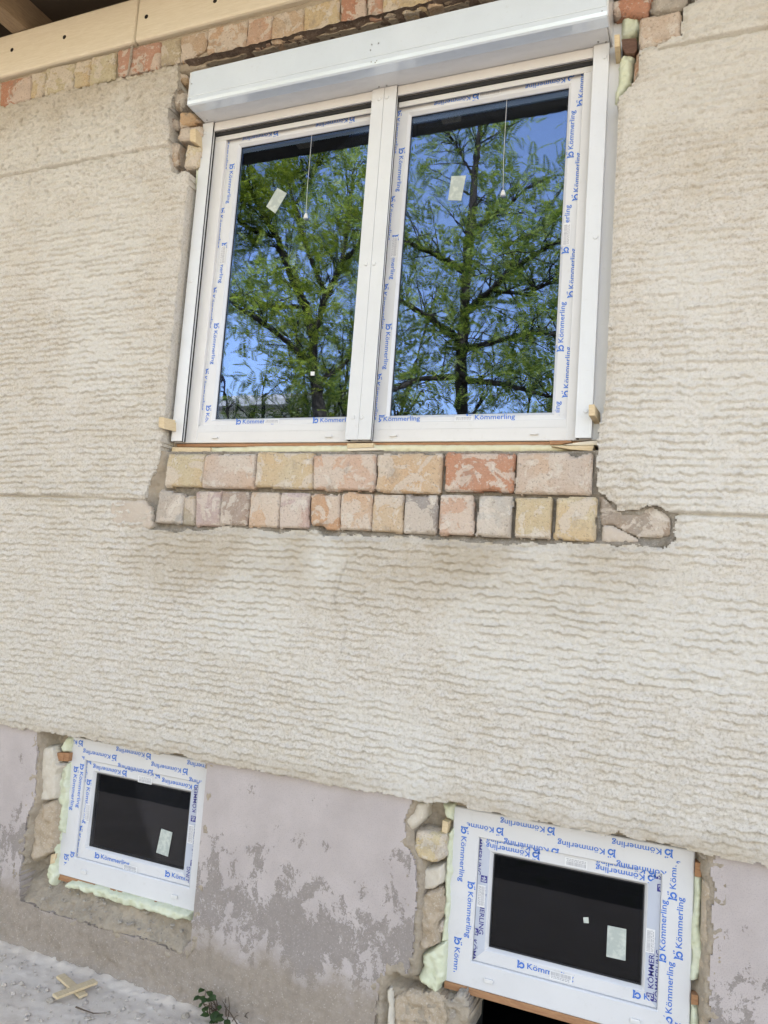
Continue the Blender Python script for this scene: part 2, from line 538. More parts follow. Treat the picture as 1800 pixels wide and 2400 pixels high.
m_room = plain("dim_room_plaster", (.06, .058, .056), .95, .1)
m_roof = plain("roof_boards", (.10, .077, .058), .9, .2)
m_bark = rough_mat("bark", (.022, .018, .015), (.05, .041, .033), (.08, .07, .06), 12, 60)
m_farwall = plain("far_white_wall", (.72, .69, .63), .9, .2)
m_fartile = plain("far_grey_roof", (.36, .34, .33), .8, .2)
m_stem = plain("weed_stem", (.11, .075, .05), .8)

m_foam, nt, b = new_mat("pale_green_foam"); pos = geo_pos(nt)
c = mixc(nt, ramp(nt, noise(nt, 26, 4, .6, pos), [(.35, g(0)), (.7, g(1))]), (.60, .63, .455), (.69, .715, .57))
nt.links.new(c, b.inputs["Base Color"]); b.inputs["Roughness"].default_value = .55
bump(nt, b, noise(nt, 70, 4, .6, pos), .5, .006)
m_yfoam, nt, b = new_mat("pale_yellow_foam"); pos = geo_pos(nt)
c = mixc(nt, ramp(nt, noise(nt, 20, 4, .6, pos), [(.35, g(0)), (.7, g(1))]), (.66, .60, .40), (.72, .70, .52))
nt.links.new(c, b.inputs["Base Color"]); b.inputs["Roughness"].default_value = .6
bump(nt, b, noise(nt, 60, 4, .6, pos), .4, .005)

def leaf_mat(name, c1, c2):
    m, nt, b = new_mat(name)
    oi = N(nt, "ShaderNodeNewGeometry").outputs["Random Per Island"]
    c = mixc(nt, oi, c1, c2)
    nt.links.new(c, b.inputs["Base Color"]); b.inputs["Roughness"].default_value = .5
    tr = N(nt, "ShaderNodeBsdfTranslucent"); nt.links.new(c, tr.inputs[0])
    mx = N(nt, "ShaderNodeMixShader"); mx.inputs[0].default_value = .5
    nt.links.new(b.outputs[0], mx.inputs[1]); nt.links.new(tr.outputs[0], mx.inputs[2])
    nt.links.new(mx.outputs[0], nt.nodes["Material Output"].inputs[0]); return m

m_leaf1 = leaf_mat("yellow_green_leaves", (.10, .17, .016), (.36, .39, .05))
m_leaf2 = leaf_mat("deep_green_leaves", (.055, .115, .016), (.30, .35, .055))
m_weed = leaf_mat("weed_leaves", (.04, .085, .03), (.08, .14, .05))

def glass_mat(name, refl, tint, trans=.73):
    m = bpy.data.materials.new(name); m.use_nodes = True
    nt = m.node_tree; nt.nodes.clear()
    out = N(nt, "ShaderNodeOutputMaterial")
    gl = N(nt, "ShaderNodeBsdfGlossy"); gl.inputs["Roughness"].default_value = 0.0; gl.inputs["Color"].default_value = (*tint, 1)
    tr = N(nt, "ShaderNodeBsdfTransparent"); tr.inputs[0].default_value = (trans, trans, trans, 1)
    fr = N(nt, "ShaderNodeFresnel"); fr.inputs[0].default_value = 1.5
    f = mth(nt, 'MINIMUM', mth(nt, 'ADD', mth(nt, 'MULTIPLY', fr.outputs[0], 2.2), refl), 1.0)
    mx = N(nt, "ShaderNodeMixShader"); nt.links.new(f, mx.inputs[0])
    nt.links.new(tr.outputs[0], mx.inputs[1]); nt.links.new(gl.outputs[0], mx.inputs[2])
    # old ripple of the pane bends the mirror image slightly
    pos = geo_pos(nt)
    bp = N(nt, "ShaderNodeBump"); bp.inputs["Strength"].default_value = .10; bp.inputs["Distance"].default_value = .0012
    nt.links.new(noise(nt, 12, 2, .5, mapping(nt, pos, (1, 1, .6))), bp.inputs["Height"]); nt.links.new(bp.outputs[0], gl.inputs["Normal"])
    nt.links.new(mx.outputs[0], out.inputs[0]); return m

m_glass = glass_mat("coated_glazing", .105, (.42, .65, 1.0))
m_glass2 = glass_mat("cellar_glazing", -.05, (.9, .9, .95), .35)

m_glass3 = glass_mat("inner_glazing", -.035, (.9, .95, 1.0), .8)
m_tape, nt, b = new_mat("translucent_sticker"); pos = geo_pos(nt)
c = mixc(nt, ramp(nt, noise(nt, 55, 4, .6, pos), [(.45, g(0)), (.62, g(1))]), (.42, .47, .44), (.56, .60, .55))
nt.links.new(c, b.inputs["Base Color"]); b.inputs["Roughness"].default_value = .35

# ================================================================== HOUSE
house = empty("house", (0, 0, 0), "old house with rough cream combed plaster over a flaking pinkish plinth", "house")

# outline of everything hacked free of plaster round the main window (photo pixels -> wall plane)
HOLE_PX = [(-420, 355), (0, 250), (72, 231), (170, 206), (271, 184), (372, 163), (416, 146), (414, 188), (405, 217), (392, 260),
    (394, 325), (398, 396), (418, 405), (440, 400), (455, 396), (440, 500), (430, 713), (411, 869), (397, 940), (392, 964), (379, 1008),
    (378, 1037), (369, 1080), (342, 1145), (338, 1166), (335, 1172), (355, 1200), (350, 1240), (400, 1246), (461, 1242),
    (537, 1235), (613, 1239), (639, 1250), (664, 1246), (736, 1242), (758, 1257), (815, 1251), (884, 1257), (985, 1259),
    (1075, 1268), (1112, 1271), (1184, 1277), (1305, 1274), (1410, 1274), (1480, 1280), (1560, 1278), (1580, 1265),
    (1583, 1207), (1554, 1193), (1522, 1178), (1500, 1198), (1450, 1195), (1439, 1175), (1424, 1160), (1404, 1153),
    (1399, 1117), (1402, 1008), (1408, 936), (1421, 722), (1425, 670), (1436, 452), (1445, 271), (1448, 235), (1463, 211),
    (1481, 193), (1494, 175), (1496, 117), (1511, 110), (1560, 98), (1597, 85), (1599, 20), (1612, 6), (1650, -14), (1660, -170), (-420, -120)]
HOLE = poly_at(HOLE_PX)
for _p in HOLE:
    if 2.2 < _p[1] < 3.45 and -2.10 < _p[0] < -1.9: _p[0] = -2.0650
    if 2.2 < _p[1] < 3.30 and _p[0] > -.5: _p[0] = -.2950
EDGE_PX = [(-420, 1620), (-200, 1660), (0, 1697), (80, 1713), (119, 1716), (159, 1722), (203, 1728), (246, 1740), (289, 1749), (318, 1755),
    (362, 1764), (398, 1766), (416, 1760), (441, 1771), (481, 1787), (600, 1803), (760, 1836), (966, 1871), (1005, 1879), (1063, 1880), (1096, 1887),
    (1156, 1904), (1232, 1919), (1277, 1925), (1322, 1937), (1372, 1947), (1427, 1955), (1451, 1949), (1487, 1966), (1586, 1980),
    (1668, 2005), (1800, 2027), (2150, 2090)]
EDGE = poly_at(EDGE_PX)
def edge_z(x):
    return np.interp(x, EDGE[:, 0], EDGE[:, 1])

HOLE_L_PX = [(83, 1690), (83, 1728), (78, 1867), (58, 1921), (54, 1975), (40, 2048), (43, 2113), (100, 2136), (150, 2152), (250, 2182),
    (350, 2207), (420, 2236), (446, 2205), (449, 2143), (482, 1802), (484, 1690)]
HOLE_R_PX = [(966, 1850), (966, 1875), (943, 1924), (952, 1985), (970, 2028), (974, 2075), (970, 2148), (966, 2220), (952, 2285), (927, 2264),
    (898, 2285), (883, 2329), (876, 2400), (870, 2520), (1665, 2680), (1665, 2400), (1665, 2262), (1674, 2201), (1669, 2126),
    (1678, 2087), (1665, 2051), (1674, 2011), (1674, 1960)]
HOLE_L = poly_at(HOLE_L_PX); HOLE_R = poly_at(HOLE_R_PX)

X0, X1, ZTOP = -3.75, 0.75, 4.10
xs = np.arange(X0, X1 + 1e-6, 0.005)
zs = np.arange(0.86, ZTOP, 0.004)
XC, ZC = np.meshgrid((xs[:-1] + xs[1:]) / 2, (zs[:-1] + zs[1:]) / 2)
def warp(x, z, a, s, seed):
    return x + a * 2 * (fnoise(x / s, z / s, seed, 3) - .5), z + a * 2 * (fnoise(x / s, z / s, seed + 9, 3) - .5)
wx, wz = warp(XC, ZC, .011, .030, 3)
straight = (XC > -2.1) & (XC < -.25) & (ZC > 2.2) & (ZC < 3.27)
wx = np.where(straight, XC + (wx - XC) * .12, wx); wz = np.where(straight, ZC + (wz - ZC) * .12, wz)
in_hole = inside(HOLE, wx, wz)
keep_pl = ~in_hole & (wz > edge_z(wx))

GROOVE_L = at(200, 378)[2]; GROOVE_R = at(1700, 85)[2]; GROOVE_M = at(200, 1167)[2]; GROOVE_MR = at(1700, 1207)[2]
CRACK = poly_at([(815, 1318), (800, 1346), (794, 1380), (783, 1398), (789, 1436), (808, 1450), (812, 1470), (806, 1492), (800, 1530)])
CRACK2 = poly_at([(1590, 690), (1594, 760), (1606, 820), (1611, 870)])
PITS = [(297, 233, .009), (50, 284, .011), (292, 250, .004), (278, 265, .004), (1478, 1128, .005), (1357, 110, .004), (560, 1345, .004), (128, 251, .006)]

def plaster_y(X, Z):
    # combed / thrown plaster: drooping ledges about 29 mm apart, ragged lower lips
    rough = fnoise(X / .9, Z / .7, 5, 3)
    P = .0252
    wv = .0055 * (fnoise(X / .25, Z / .12, 11, 2) - .5) * 2 + .0058 * (fnoise(X / .036, Z / .05, 21, 3) - .5) * 2 + .0075 * (fnoise(X / .012, Z / .03, 31, 2) - .5) * 2
    tilt = .012 * np.sin(X * 1.3 + .5)
    ph = (-(Z + wv + tilt)) / P + 400
    row = np.floor(ph); f = ph - row
    ampn = fnoise(X / .085 + row * 7.31, row * 3.7, 41, 3)
    amp = .28 + .72 * sstep(.36, .60, ampn)
    region = .80 + .35 * sstep(.35, .6, rough)
    topleft = sstep(-1.9, -2.6, X) * sstep(3.0, 3.5, Z)
    amp = amp * region * (1 - .35 * topleft)
    saw = np.where(f < .92, (f / .92) ** 1.5, 1 - (f - .92) / .08)
    h = .0098 * amp * saw
    # lumps and grit
    h = h + .0070 * (fnoise(X / .035, Z / .026, 51, 4) - .5) + .0085 * (fnoise(X / .011, Z / .010, 61, 2) - .5)
    pit = fnoise(X / .015, Z / .010, 71, 2)
    h = h - .009 * sstep(.68, .78, pit) * (.35 + topleft)
    h = h + .010 * (fnoise(X / .8, Z / .6, 81, 2) - .5)
    # day joints
    for zg, cond in ((GROOVE_L, X < -2.0), (GROOVE_R, X > -.18), (GROOVE_M, X < -2.0), (GROOVE_MR, X > -.2)):
        zj = zg + .006 * (fnoise(X / .12, X * 0, 91, 3) - .5)
        w = (.8 + .9 * fnoise(X / .2, X * 0, 92, 2))
        h = h - np.where(cond, .014 * w * np.exp(-((Z - zj) / .0050) ** 2) - .007 * sstep(.0, .004, Z - zj) * sstep(.07, .01, Z - zj), 0)
    for poly, wdt, dep in ((CRACK, .0032, .008), (CRACK2, .003, .005)):
        m = (X > poly[:, 0].min() - .05) & (X < poly[:, 0].max() + .05) & (Z > poly[:, 1].min() - .02) & (Z < poly[:, 1].max() + .02)
        d = np.full(X.shape, 1.0)
        for i in range(len(poly) - 1):
            (x1, z1), (x2, z2) = poly[i], poly[i + 1]
            t = np.clip(((X - x1) * (x2 - x1) + (Z - z1) * (z2 - z1)) / ((x2 - x1) ** 2 + (z2 - z1) ** 2), 0, 1)
            d = np.where(m, np.minimum(d, np.hypot(X - x1 - t * (x2 - x1), Z - z1 - t * (z2 - z1))), d)
        h = h - dep * np.exp(-(d / wdt) ** 2)
    for px, py, rr in PITS:
        q = at(px, py)
        d = np.hypot(X - q[0], Z - q[2])
        h = h - .012 * sstep(rr * 1.4, rr * .5, d)
    dh = np.where((Z > 1.6), nearest(HOLE, X, Z)[0], 1)
    h = h - (.004 + .016 * fnoise(X / .02, Z / .02, 95, 3)) * sstep(.026, .0, dh + .014 * (fnoise(X / .03, Z / .03, 96, 2) - .5))
    # bottom drip bulge
    ez = edge_z(X)
    h = h + .006 * np.exp(-((Z - ez - .02) / .03) ** 2)
    return -.004 - h

def stain_f(X, Z):
    s = .75 * sstep(1.42, 1.70, Z) * sstep(2.0, 1.72, Z) * sstep(-2.3, -1.9, X) * sstep(.1, -.35, X)
    s = np.maximum(s, .6 * sstep(3.45, 3.9, Z) * sstep(-1.9, -2.3, X))
    s = np.maximum(s, .35 * sstep(-.5, 0, X) * sstep(2.6, 3.4, Z))
    s = np.maximum(s, .55 * np.exp(-((Z - edge_z(X)) / .05) ** 2))
    return s * (.35 + 1.0 * fnoise(X / .35, Z / .25, 15, 3))
def pale_f(X, Z):
    c = at(760, 1310); 
    a = np.exp(-(((X - c[0]) / .10) ** 2 + ((Z - c[2]) / .13) ** 2))
    return np.maximum(a * 1.3, .75 * sstep(.52, .72, fnoise(X / .5, Z / .5, 25, 3)))

field("render_plaster", xs, zs, plaster_y, keep_pl, .092, m_plaster, house, {"stain": stain_f, "pale": pale_f})

# plinth below it
zp = np.arange(-.12, .96, .0055); xp = np.arange(X0, X1 + 1e-6, .006)
XP, ZP = np.meshgrid((xp[:-1] + xp[1:]) / 2, (zp[:-1] + zp[1:]) / 2)
wx2, wz2 = warp(XP, ZP, .006, .03, 33)
keep_pp = ~inside(HOLE_L, wx2, wz2) & ~inside(HOLE_R, wx2, wz2) & (ZP < edge_z(XP) + .03)
def plinth_y(X, Z):
    h = .003 * (fnoise(X / .3, Z / .3, 7, 3) - .5) + .0014 * (fnoise(X / .012, Z / .012, 8, 2) - .5)
    low = sstep(.30, .10, Z + .1 * (fnoise(X / .15, Z / .15, 10, 2) - .5))
    h = h + low * (.020 * (fnoise(X / .12, Z / .09, 9, 4) - .35) + .006 * (fnoise(X / .02, Z / .02, 12, 3) - .5))
    h = h + .03 * sstep(.09, .0, Z)
    return .008 - h
field("plinth", xp, zp, plinth_y, keep_pp, .10, m_plinth, house)

# mortar and broken masonry behind the missing plaster
FRM = [(-2.052, -.308, 2.118, 3.838), (-2.436, -1.672, .300, .893), (-.738, .017, -.2, .893)]
xm = np.arange(X0, X1 + 1e-6, .006); zm = np.arange(-.1, ZTOP, .006)
XM, ZM = np.meshgrid((xm[:-1] + xm[1:]) / 2, (zm[:-1] + zm[1:]) / 2)
wx3, wz3 = warp(XM, ZM, .004, .03, 43)
near_h = inside(HOLE, XM, ZM) | (nearest(HOLE, XM, ZM)[0] < .03)
near_l = inside(HOLE_L, XM, ZM) | (nearest(HOLE_L, XM, ZM)[0] < .03)
near_r = inside(HOLE_R, XM, ZM) | (nearest(HOLE_R, XM, ZM)[0] < .03)
pierx = at(1096, 2326, .1)[0]
keep_m = near_h | near_l | near_r
keep_m &= ~((XM > -2.052) & (XM < -.308) & (ZM > 2.118) & (ZM < 3.838))
keep_m &= ~((XM > -2.42) & (XM < -1.69) & (ZM > .325) & (ZM < .885))
keep_m &= ~((XM > -.725) & (XM < .005) & (ZM > .33) & (ZM < .885))
keep_m &= ~((wx3 > pierx + .03 * np.sin(ZM * 30)) & (XM < .02) & (ZM < .34))
def mortar_y(X, Z):
    base = np.where((Z > 2.118) & (Z < 3.82), .085, .032)
    for H, rng in ((HOLE_L, .085), (HOLE_R, .075)):
        m = inside(H, X, Z)
        d = nearest(H, X, Z)[0]
        base = np.where(m, .012 + .080 * sstep(.010, .045, d), base)
    lowz = (Z < .96) & ~inside(HOLE_L, X, Z) & ~inside(HOLE_R, X, Z)
    base = np.where(lowz, .013, base)
    # rough ledge below the left cellar window slopes out to the wall face
    led = inside(HOLE_L, X, Z) & (Z < .36)
    base = np.where(led, np.clip(.012 + (Z - .215 - .02 * (fnoise(X / .1, X * 0, 4, 2) - .5)) * .85, -.004, .10), base)
    pier = (X < pierx + .03) & (X > -1.05) & (Z < .30)
    base = np.where(pier & inside(HOLE_R, X, Z), np.minimum(base, .02 + .03 * (fnoise(X / .06, Z / .06, 6, 3))), base)
    dm = nearest(HOLE, X, Z)[0]
    base = np.where((Z > 1.6) & (Z < 2.118), .033 - .018 * np.exp(-(dm / .016) ** 2), base)
    hh = (.024 + .016 * sstep(.5, .35, Z)) * (fnoise(X / .03, Z / .024, 13, 4) - .5) + .010 * (fnoise(X / .011, Z / .011, 14, 2) - .5)
    top = sstep(3.8, 3.86, Z)
    return base - hh * (1 - .6 * top) - .012 * top
def sandy_f(X, Z):
    s = np.maximum(.85 * sstep(3.80, 3.84, Z), sstep(1.0, .9, Z) * (.45 + .55 * fnoise(X / .08, Z / .08, 66, 2)))
    return np.maximum(s, .8 * sstep(2.10, 2.16, Z) * sstep(3.2, 3.1, Z) + .9 * sstep(-2.04, -2.06, X) * sstep(1.88, 1.95, Z) * sstep(2.3, 2.2, Z))
field("mortar_bed", xm, zm, mortar_y, keep_m, .26, m_mortar, house, {"sandy": sandy_f}, smooth=False)

# plain continuation of the wall beyond the view
for nm, (a, c_, z0, z1, y, mt) in {"render_plaster": (-9.0, X0 + .001, .90, 4.05, -.010, m_plaster), "plinth": (-9.0, X0 + .001, -.1, .90, .006, m_plinth)}.items():
    for (xa, xb) in ((a, c_), (X1 - .006, 7.0)):
        MB().box(xa, xb, y, .10, z0, z1).build(nm, mt, house)

# masonry core with the openings, room and cellar behind
core = MB()
def wall_boxes(x0, x1, z0, z1, holes, y0, y1):
    zsb = sorted({z0, z1, *[h[2] for h in holes], *[h[3] for h in holes]})
    for za, zb in zip(zsb[:-1], zsb[1:]):
        cuts = sorted([(h[0], h[1]) for h in holes if h[2] <= za and h[3] >= zb])
        xa = x0
        for a, b_ in cuts:
            if a > xa: core.box(xa, a, y0, y1, za, zb)
            xa = max(xa, b_)
        if xa < x1: core.box(xa, x1, y0, y1, za, zb)
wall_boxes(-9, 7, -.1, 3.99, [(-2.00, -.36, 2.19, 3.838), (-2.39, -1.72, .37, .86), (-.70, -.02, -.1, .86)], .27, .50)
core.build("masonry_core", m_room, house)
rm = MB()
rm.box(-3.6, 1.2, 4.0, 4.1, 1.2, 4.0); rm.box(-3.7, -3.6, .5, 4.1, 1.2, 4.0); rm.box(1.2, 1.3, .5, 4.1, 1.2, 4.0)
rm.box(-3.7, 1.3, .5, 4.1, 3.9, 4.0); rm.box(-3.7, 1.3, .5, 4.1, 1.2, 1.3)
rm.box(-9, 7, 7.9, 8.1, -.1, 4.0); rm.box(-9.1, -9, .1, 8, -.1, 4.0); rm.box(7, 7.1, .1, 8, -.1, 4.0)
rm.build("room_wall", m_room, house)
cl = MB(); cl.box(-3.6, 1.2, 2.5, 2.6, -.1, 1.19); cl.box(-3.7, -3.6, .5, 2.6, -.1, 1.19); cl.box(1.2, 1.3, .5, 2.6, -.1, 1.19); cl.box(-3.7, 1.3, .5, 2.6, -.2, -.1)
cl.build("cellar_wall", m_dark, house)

# underside of the hacked lintel above the shutter box
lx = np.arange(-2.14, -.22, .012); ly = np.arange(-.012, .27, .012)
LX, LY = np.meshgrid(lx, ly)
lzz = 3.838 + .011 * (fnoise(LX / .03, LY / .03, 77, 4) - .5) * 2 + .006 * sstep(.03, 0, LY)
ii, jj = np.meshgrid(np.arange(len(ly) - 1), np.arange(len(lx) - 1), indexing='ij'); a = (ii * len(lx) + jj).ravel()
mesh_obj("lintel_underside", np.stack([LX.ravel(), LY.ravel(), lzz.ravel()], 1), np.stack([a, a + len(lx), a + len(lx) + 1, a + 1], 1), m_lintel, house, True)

# ------------------------------------------------------------------ bricks
YEL, PNK, ORG, RED, GRY, DGR, BRN, PCH, LGR, MAU = (.60, .49, .31), (.60, .47, .39), (.60, .36, .215), (.53, .245, .155), (.47, .455, .435), (.36, .325, .305), (.43, .325, .265), (.63, .455, .33), (.53, .515, .485), (.53, .395, .365)
def zq(org, s, pts): return [(org[0] + x / s, org[1] + y / s) for x, y in pts]
ZA, ZB_, Z3, Z1 = ((230, 1000), 2.765), ((750, 1000), 2.765), ((1200, 900), 2.765), ((0, 0), 2.765)
Z2 = ((400, 0), 2.765)
bricks = []
def br(z, pts, col, Y=.012, bulge=.012, er=.005, na=.0035, parent=house, name="brick", mat=None, ragged=.0022, depth=.10, tilt=None, ns=.05, cell=.005):
    p = poly_at(zq(*z, pts), Y - bulge)
    p = p.mean(0) + (p - p.mean(0)) * 1.006
    rnd = random.Random(len(bricks) * 3 + 1)
    t = tilt or (rnd.uniform(-.03, .03), rnd.uniform(-.03, .03))
    o = slab(name, p, Y, bulge, er, na, ns, mat or m_brick, parent, cell, depth, col, ragged, t)
    bricks.append(o); return o
# upper course under the window
br(ZA, [(455, 178), (685, 178), (665, 390), (428, 385)], YEL)
br(ZA, [(692, 188), (720, 180), (1018, 178), (1000, 395), (668, 395)], PNK)
br(ZA, [(1030, 165), (1385, 176), (1382, 405), (1015, 385)], (.62, .495, .32))
br(((0, 0), 1), [(735, 1069), (742, 1066), (878, 1064), (877, 1149), (733, 1146)], (.63, .445, .35))
br(ZB_, [(378, 180), (785, 180), (768, 432), (740, 434), (360, 415)], (.62, .45, .295))
br(ZB_, [(818, 170), (1255, 178), (1243, 425), (1100, 405), (1000, 418), (805, 408)], (.57, .275, .17))
br(((0, 0), 1), [(1212, 1063), (1330, 1061), (1338, 1069), (1352, 1072), (1366, 1065), (1386, 1063), (1381, 1157), (1206, 1156)], (.59, .475, .395))
# header course below it
br(ZA, [(395, 410), (470, 415), (485, 432), (542, 432), (530, 628), (362, 618)], GRY)
br(ZA, [(550, 455), (625, 450), (620, 635), (538, 635)], (.50, .43, .33), .024, .012, .012, .008, ragged=.004)
br(ZA, [(635, 420), (795, 420), (780, 640), (628, 640)], MAU)
br(ZA, [(803, 420), (970, 422), (955, 640), (785, 635)], BRN)
br(ZA, [(985, 425), (1172, 430), (1160, 650), (970, 645)], PCH)
br(ZA, [(1180, 430), (1360, 435), (1352, 655), (1168, 652)], (.57, .43, .405))
br(ZA, [(1380, 440), (1562, 445), (1560, 665), (1480, 668), (1440, 632), (1375, 630)], ORG)
br(ZB_, [(135, 440), (180, 430), (332, 436), (325, 670), (128, 665)], PCH)
br(ZB_, [(345, 445), (535, 450), (530, 685), (325, 672)], (.62, .47, .32))
br(ZB_, [(550, 445), (755, 450), (748, 692), (538, 690)], DGR)
br(ZB_, [(775, 445), (985, 445), (990, 700), (768, 695)], (.60, .425, .345))
br(ZB_, [(1035, 450), (1245, 457), (1220, 718), (1165, 712), (1005, 700)], LGR)
br(ZB_, [(1270, 460), (1500, 462), (1485, 725), (1260, 715)], YEL)
br(((0, 0), 1), [(1305, 1167), (1395, 1168), (1391, 1269), (1299, 1262)], (.63, .51, .32))
# brick band under the eaves
tb = dict(Y=.010, bulge=.008, er=.004, na=.006, ns=.03)
br(Z1, [(-420, 635), (-210, 583), (-215, 745), (-420, 795)], YEL, **tb)
br(Z1, [(-205, 580), (-6, 532), (-10, 690), (-210, 742)], (.56, .44, .30), **tb)
br(Z1, [(0, 530), (200, 490), (192, 635), (0, 692)], RED, **tb)
br(Z1, [(207, 480), (298, 456), (272, 612), (195, 637)], YEL, **tb)
br(Z1, [(304, 448), (480, 406), (468, 570), (280, 612)], (.56, .47, .30), **tb)
br(Z1, [(487, 405), (588, 380), (572, 545), (476, 566)], YEL, **tb)
br(Z1, [(596, 372), (742, 338), (738, 500), (578, 545)], (.58, .50, .33), **tb)
br(Z1, [(765, 330), (1035, 265), (1030, 432), (765, 492)], (.56, .29, .205), **tb)
br(Z1, [(1045, 270), (1160, 240), (1165, 375), (1160, 400), (1042, 425)], (.52, .42, .28), **tb)
br(Z1, [(1172, 238), (1338, 188), (1325, 318), (1172, 400)], (.55, .395, .275), **tb)
br(Z2, [(240, 184), (494, 128), (482, 312), (235, 350)], (.58, .405, .285), **tb)
br(Z2, [(503, 126), (655, 98), (638, 278), (492, 312)], (.58, .36, .25), **tb)
br(Z2, [(665, 96), (855, 46), (850, 232), (652, 280)], (.58, .42, .29), **tb)
br(Z2, [(864, 42), (1088, -12), (1082, 168), (860, 222)], YEL, **tb)
br(Z2, [(1104, -22), (1255, -58), (1255, 125), (1100, 150)], RED, **tb)
br(Z2, [(1280, -64), (1370, -90), (1366, 112), (1280, 122)], (.54, .29, .20), **tb)
br(Z2, [(1380, -90), (1659, -160), (1659, 44), (1375, 100)], YEL, **tb)
br(Z2, [(1668, -162), (1930, -225), (1930, -40), (1668, 42)], (.58, .43, .30), **tb)
br(Z2, [(1940, -228), (2210, -292), (2210, -105), (1940, -42)], (.56, .37, .25), **tb)
br(Z2, [(2220, -295), (2480, -355), (2480, -165), (2220, -108)], YEL, **tb)
# hacked jamb left of the shutter box
ZW = ((380, 120), 5.53); jb = dict(Y=.036, bulge=.012, er=.006, na=.007, ragged=.004, ns=.03, cell=.005)
br(ZW, [(215, 285), (300, 290), (290, 405), (205, 390)], (.50, .33, .19), **jb)
br(ZW, [(160, 485), (205, 465), (310, 545), (300, 650), (235, 760), (155, 745)], (.30, .235, .18), **jb)
br(ZW, [(222, 805), (345, 768), (420, 810), (492, 905), (330, 940), (215, 972)], (.62, .40, .225), **jb)
br(ZW, [(232, 985), (330, 975), (505, 965), (500, 1080), (400, 1140), (188, 1140)], (.60, .455, .34), **jb)
br(ZW, [(330, 1205), (492, 1235), (445, 1498), (275, 1506)], (.64, .535, .36), **jb)
br(ZW, [(82, 1195), (190, 1172), (182, 1472), (105, 1512)], (.58, .47, .37), **jb)
br(ZW, [(120, 850), (200, 880), (200, 1000), (110, 1000)], (.26, .15, .11), .050, .012, .006, .008, ragged=.003, ns=.03, cell=.005)
# notch right of the sill bricks, smooth patches
br(((0, 0), 1), [(1408, 1165), (1425, 1172), (1448, 1200), (1500, 1204), (1522, 1186), (1556, 1202), (1572, 1214), (1568, 1255), (1500, 1258), (1440, 1232), (1412, 1230)], (.40, .325, .265), .022, .004, .004, .008, ragged=.008, ns=.03)
br(((0, 0), 1), [(1412, 1232), (1440, 1236), (1480, 1256), (1500, 1268), (1440, 1272), (1412, 1270)], (.58, .50, .43), .018, .005, .004, .006, name="plaster_patch", mat=m_patch)
br(((0, 0), 1), [(256, 1176), (335, 1172), (352, 1192), (352, 1236), (320, 1240), (270, 1238), (256, 1214)], (.6, .52, .44), .004, .012, .012, .005, name="plaster_patch", mat=m_patch)
# upper right corner
br(((0, 0), 1), [(1499, 42), (1594, 22), (1597, 84), (1513, 108), (1500, 112)], (.59, .455, .355), .012, .014, .012, .004, name="brick", mat=m_brick)
br(((0, 0), 1), [(1494, 118), (1510, 112), (1508, 150), (1496, 178), (1484, 190), (1488, 150)], (.50, .26, .15), .045, .02, .01, .004)
br(((0, 0), 1), [(1434, 24), (1434, 2), (1530, -22), (1522, 20), (1515, 36), (1440, 30)], (.58, .26, .16), .035, .015, .012, .004)
br(((0, 0), 1), [(1526, 18), (1532, -14), (1620, -36), (1606, 8), (1594, 18), (1530, 30)], GRY, .024, .016, .02, .008, mat=m_rubble, name="mortar_lump", ragged=.004)
# stones and mortar in the cellar reveals
ZL = ((40, 1700), 5.53); sl = dict(name="stone", mat=m_stone)
br(ZL, [(325, 285), (450, 275), (475, 330), (500, 460), (500, 500), (590, 520), (500, 640), (495, 900), (470, 960), (215, 995), (300, 560)], None, .058, .030, .006, .010, ns=.035, cell=.005, ragged=.003, **sl)
br(ZL, [(215, 1010), (330, 1020), (480, 970), (530, 1060), (520, 1270), (480, 1500), (440, 1650), (190, 1780), (110, 1700), (140, 1400), (170, 1120)], None, .055, .022, .008, .022, name="stone", mat=m_tan, ragged=.004, ns=.04, cell=.005)
ZR = ((900, 1850), 3.318)
br(ZR, [(240, 330), (300, 320), (480, 355), (480, 530), (395, 585), (260, 545), (215, 450)], (.64, .54, .33), .070, .045, .010, .010, ns=.06, cell=.005, ragged=.003)
br(ZR, [(235, 610), (330, 620), (460, 590), (455, 730), (380, 790), (290, 785), (270, 740)], (.62, .52, .40), .072, .038, .008, .010, name="stone", mat=m_stone, ns=.04, cell=.005, ragged=.003)
br(ZR, [(290, 840), (330, 800), (455, 775), (450, 990), (400, 1060), (420, 1210), (330, 1250), (290, 1270), (215, 1440), (190, 1430), (245, 1150), (250, 900)], None, .058, .028, .008, .020, name="stone", mat=m_tan, ragged=.004, ns=.035, cell=.005)
br(ZR, [(170, 180), (245, 110), (325, 110), (310, 230), (250, 290), (200, 330), (160, 260)], None, .045, .025, .007, .012, ns=.03, cell=.005, ragged=.003, **sl)
br(ZR, [(390, 1070), (430, 1015), (485, 1020), (475, 1110), (440, 1140), (395, 1120)], (.60, .47, .30), .08, .03, .02, .004)
br(ZR, [(22, 1570), (50, 1545), (62, 1600), (70, 2000), (20, 2000)], None, .030, .016, .006, .006, name="stone", mat=m_stone, ragged=.004, ns=.03)
br(ZR, [(88, 1640), (200, 1575), (300, 1600), (390, 1580), (468, 1650), (480, 1800), (440, 2000), (85, 2000)], None, .040, .012, .007, .022, name="stone", mat=m_tan, ragged=.010, depth=.2, ns=.03)
br(ZR, [(492, 1665), (560, 1610), (640, 1590), (652, 1700), (630, 1850), (610, 2000), (470, 2000), (495, 1800)], None, .046, .012, .007, .022, name="stone", mat=m_rubble, ragged=.010, depth=.2, ns=.03)
ZQ = ((1300, 1900), 3.318)
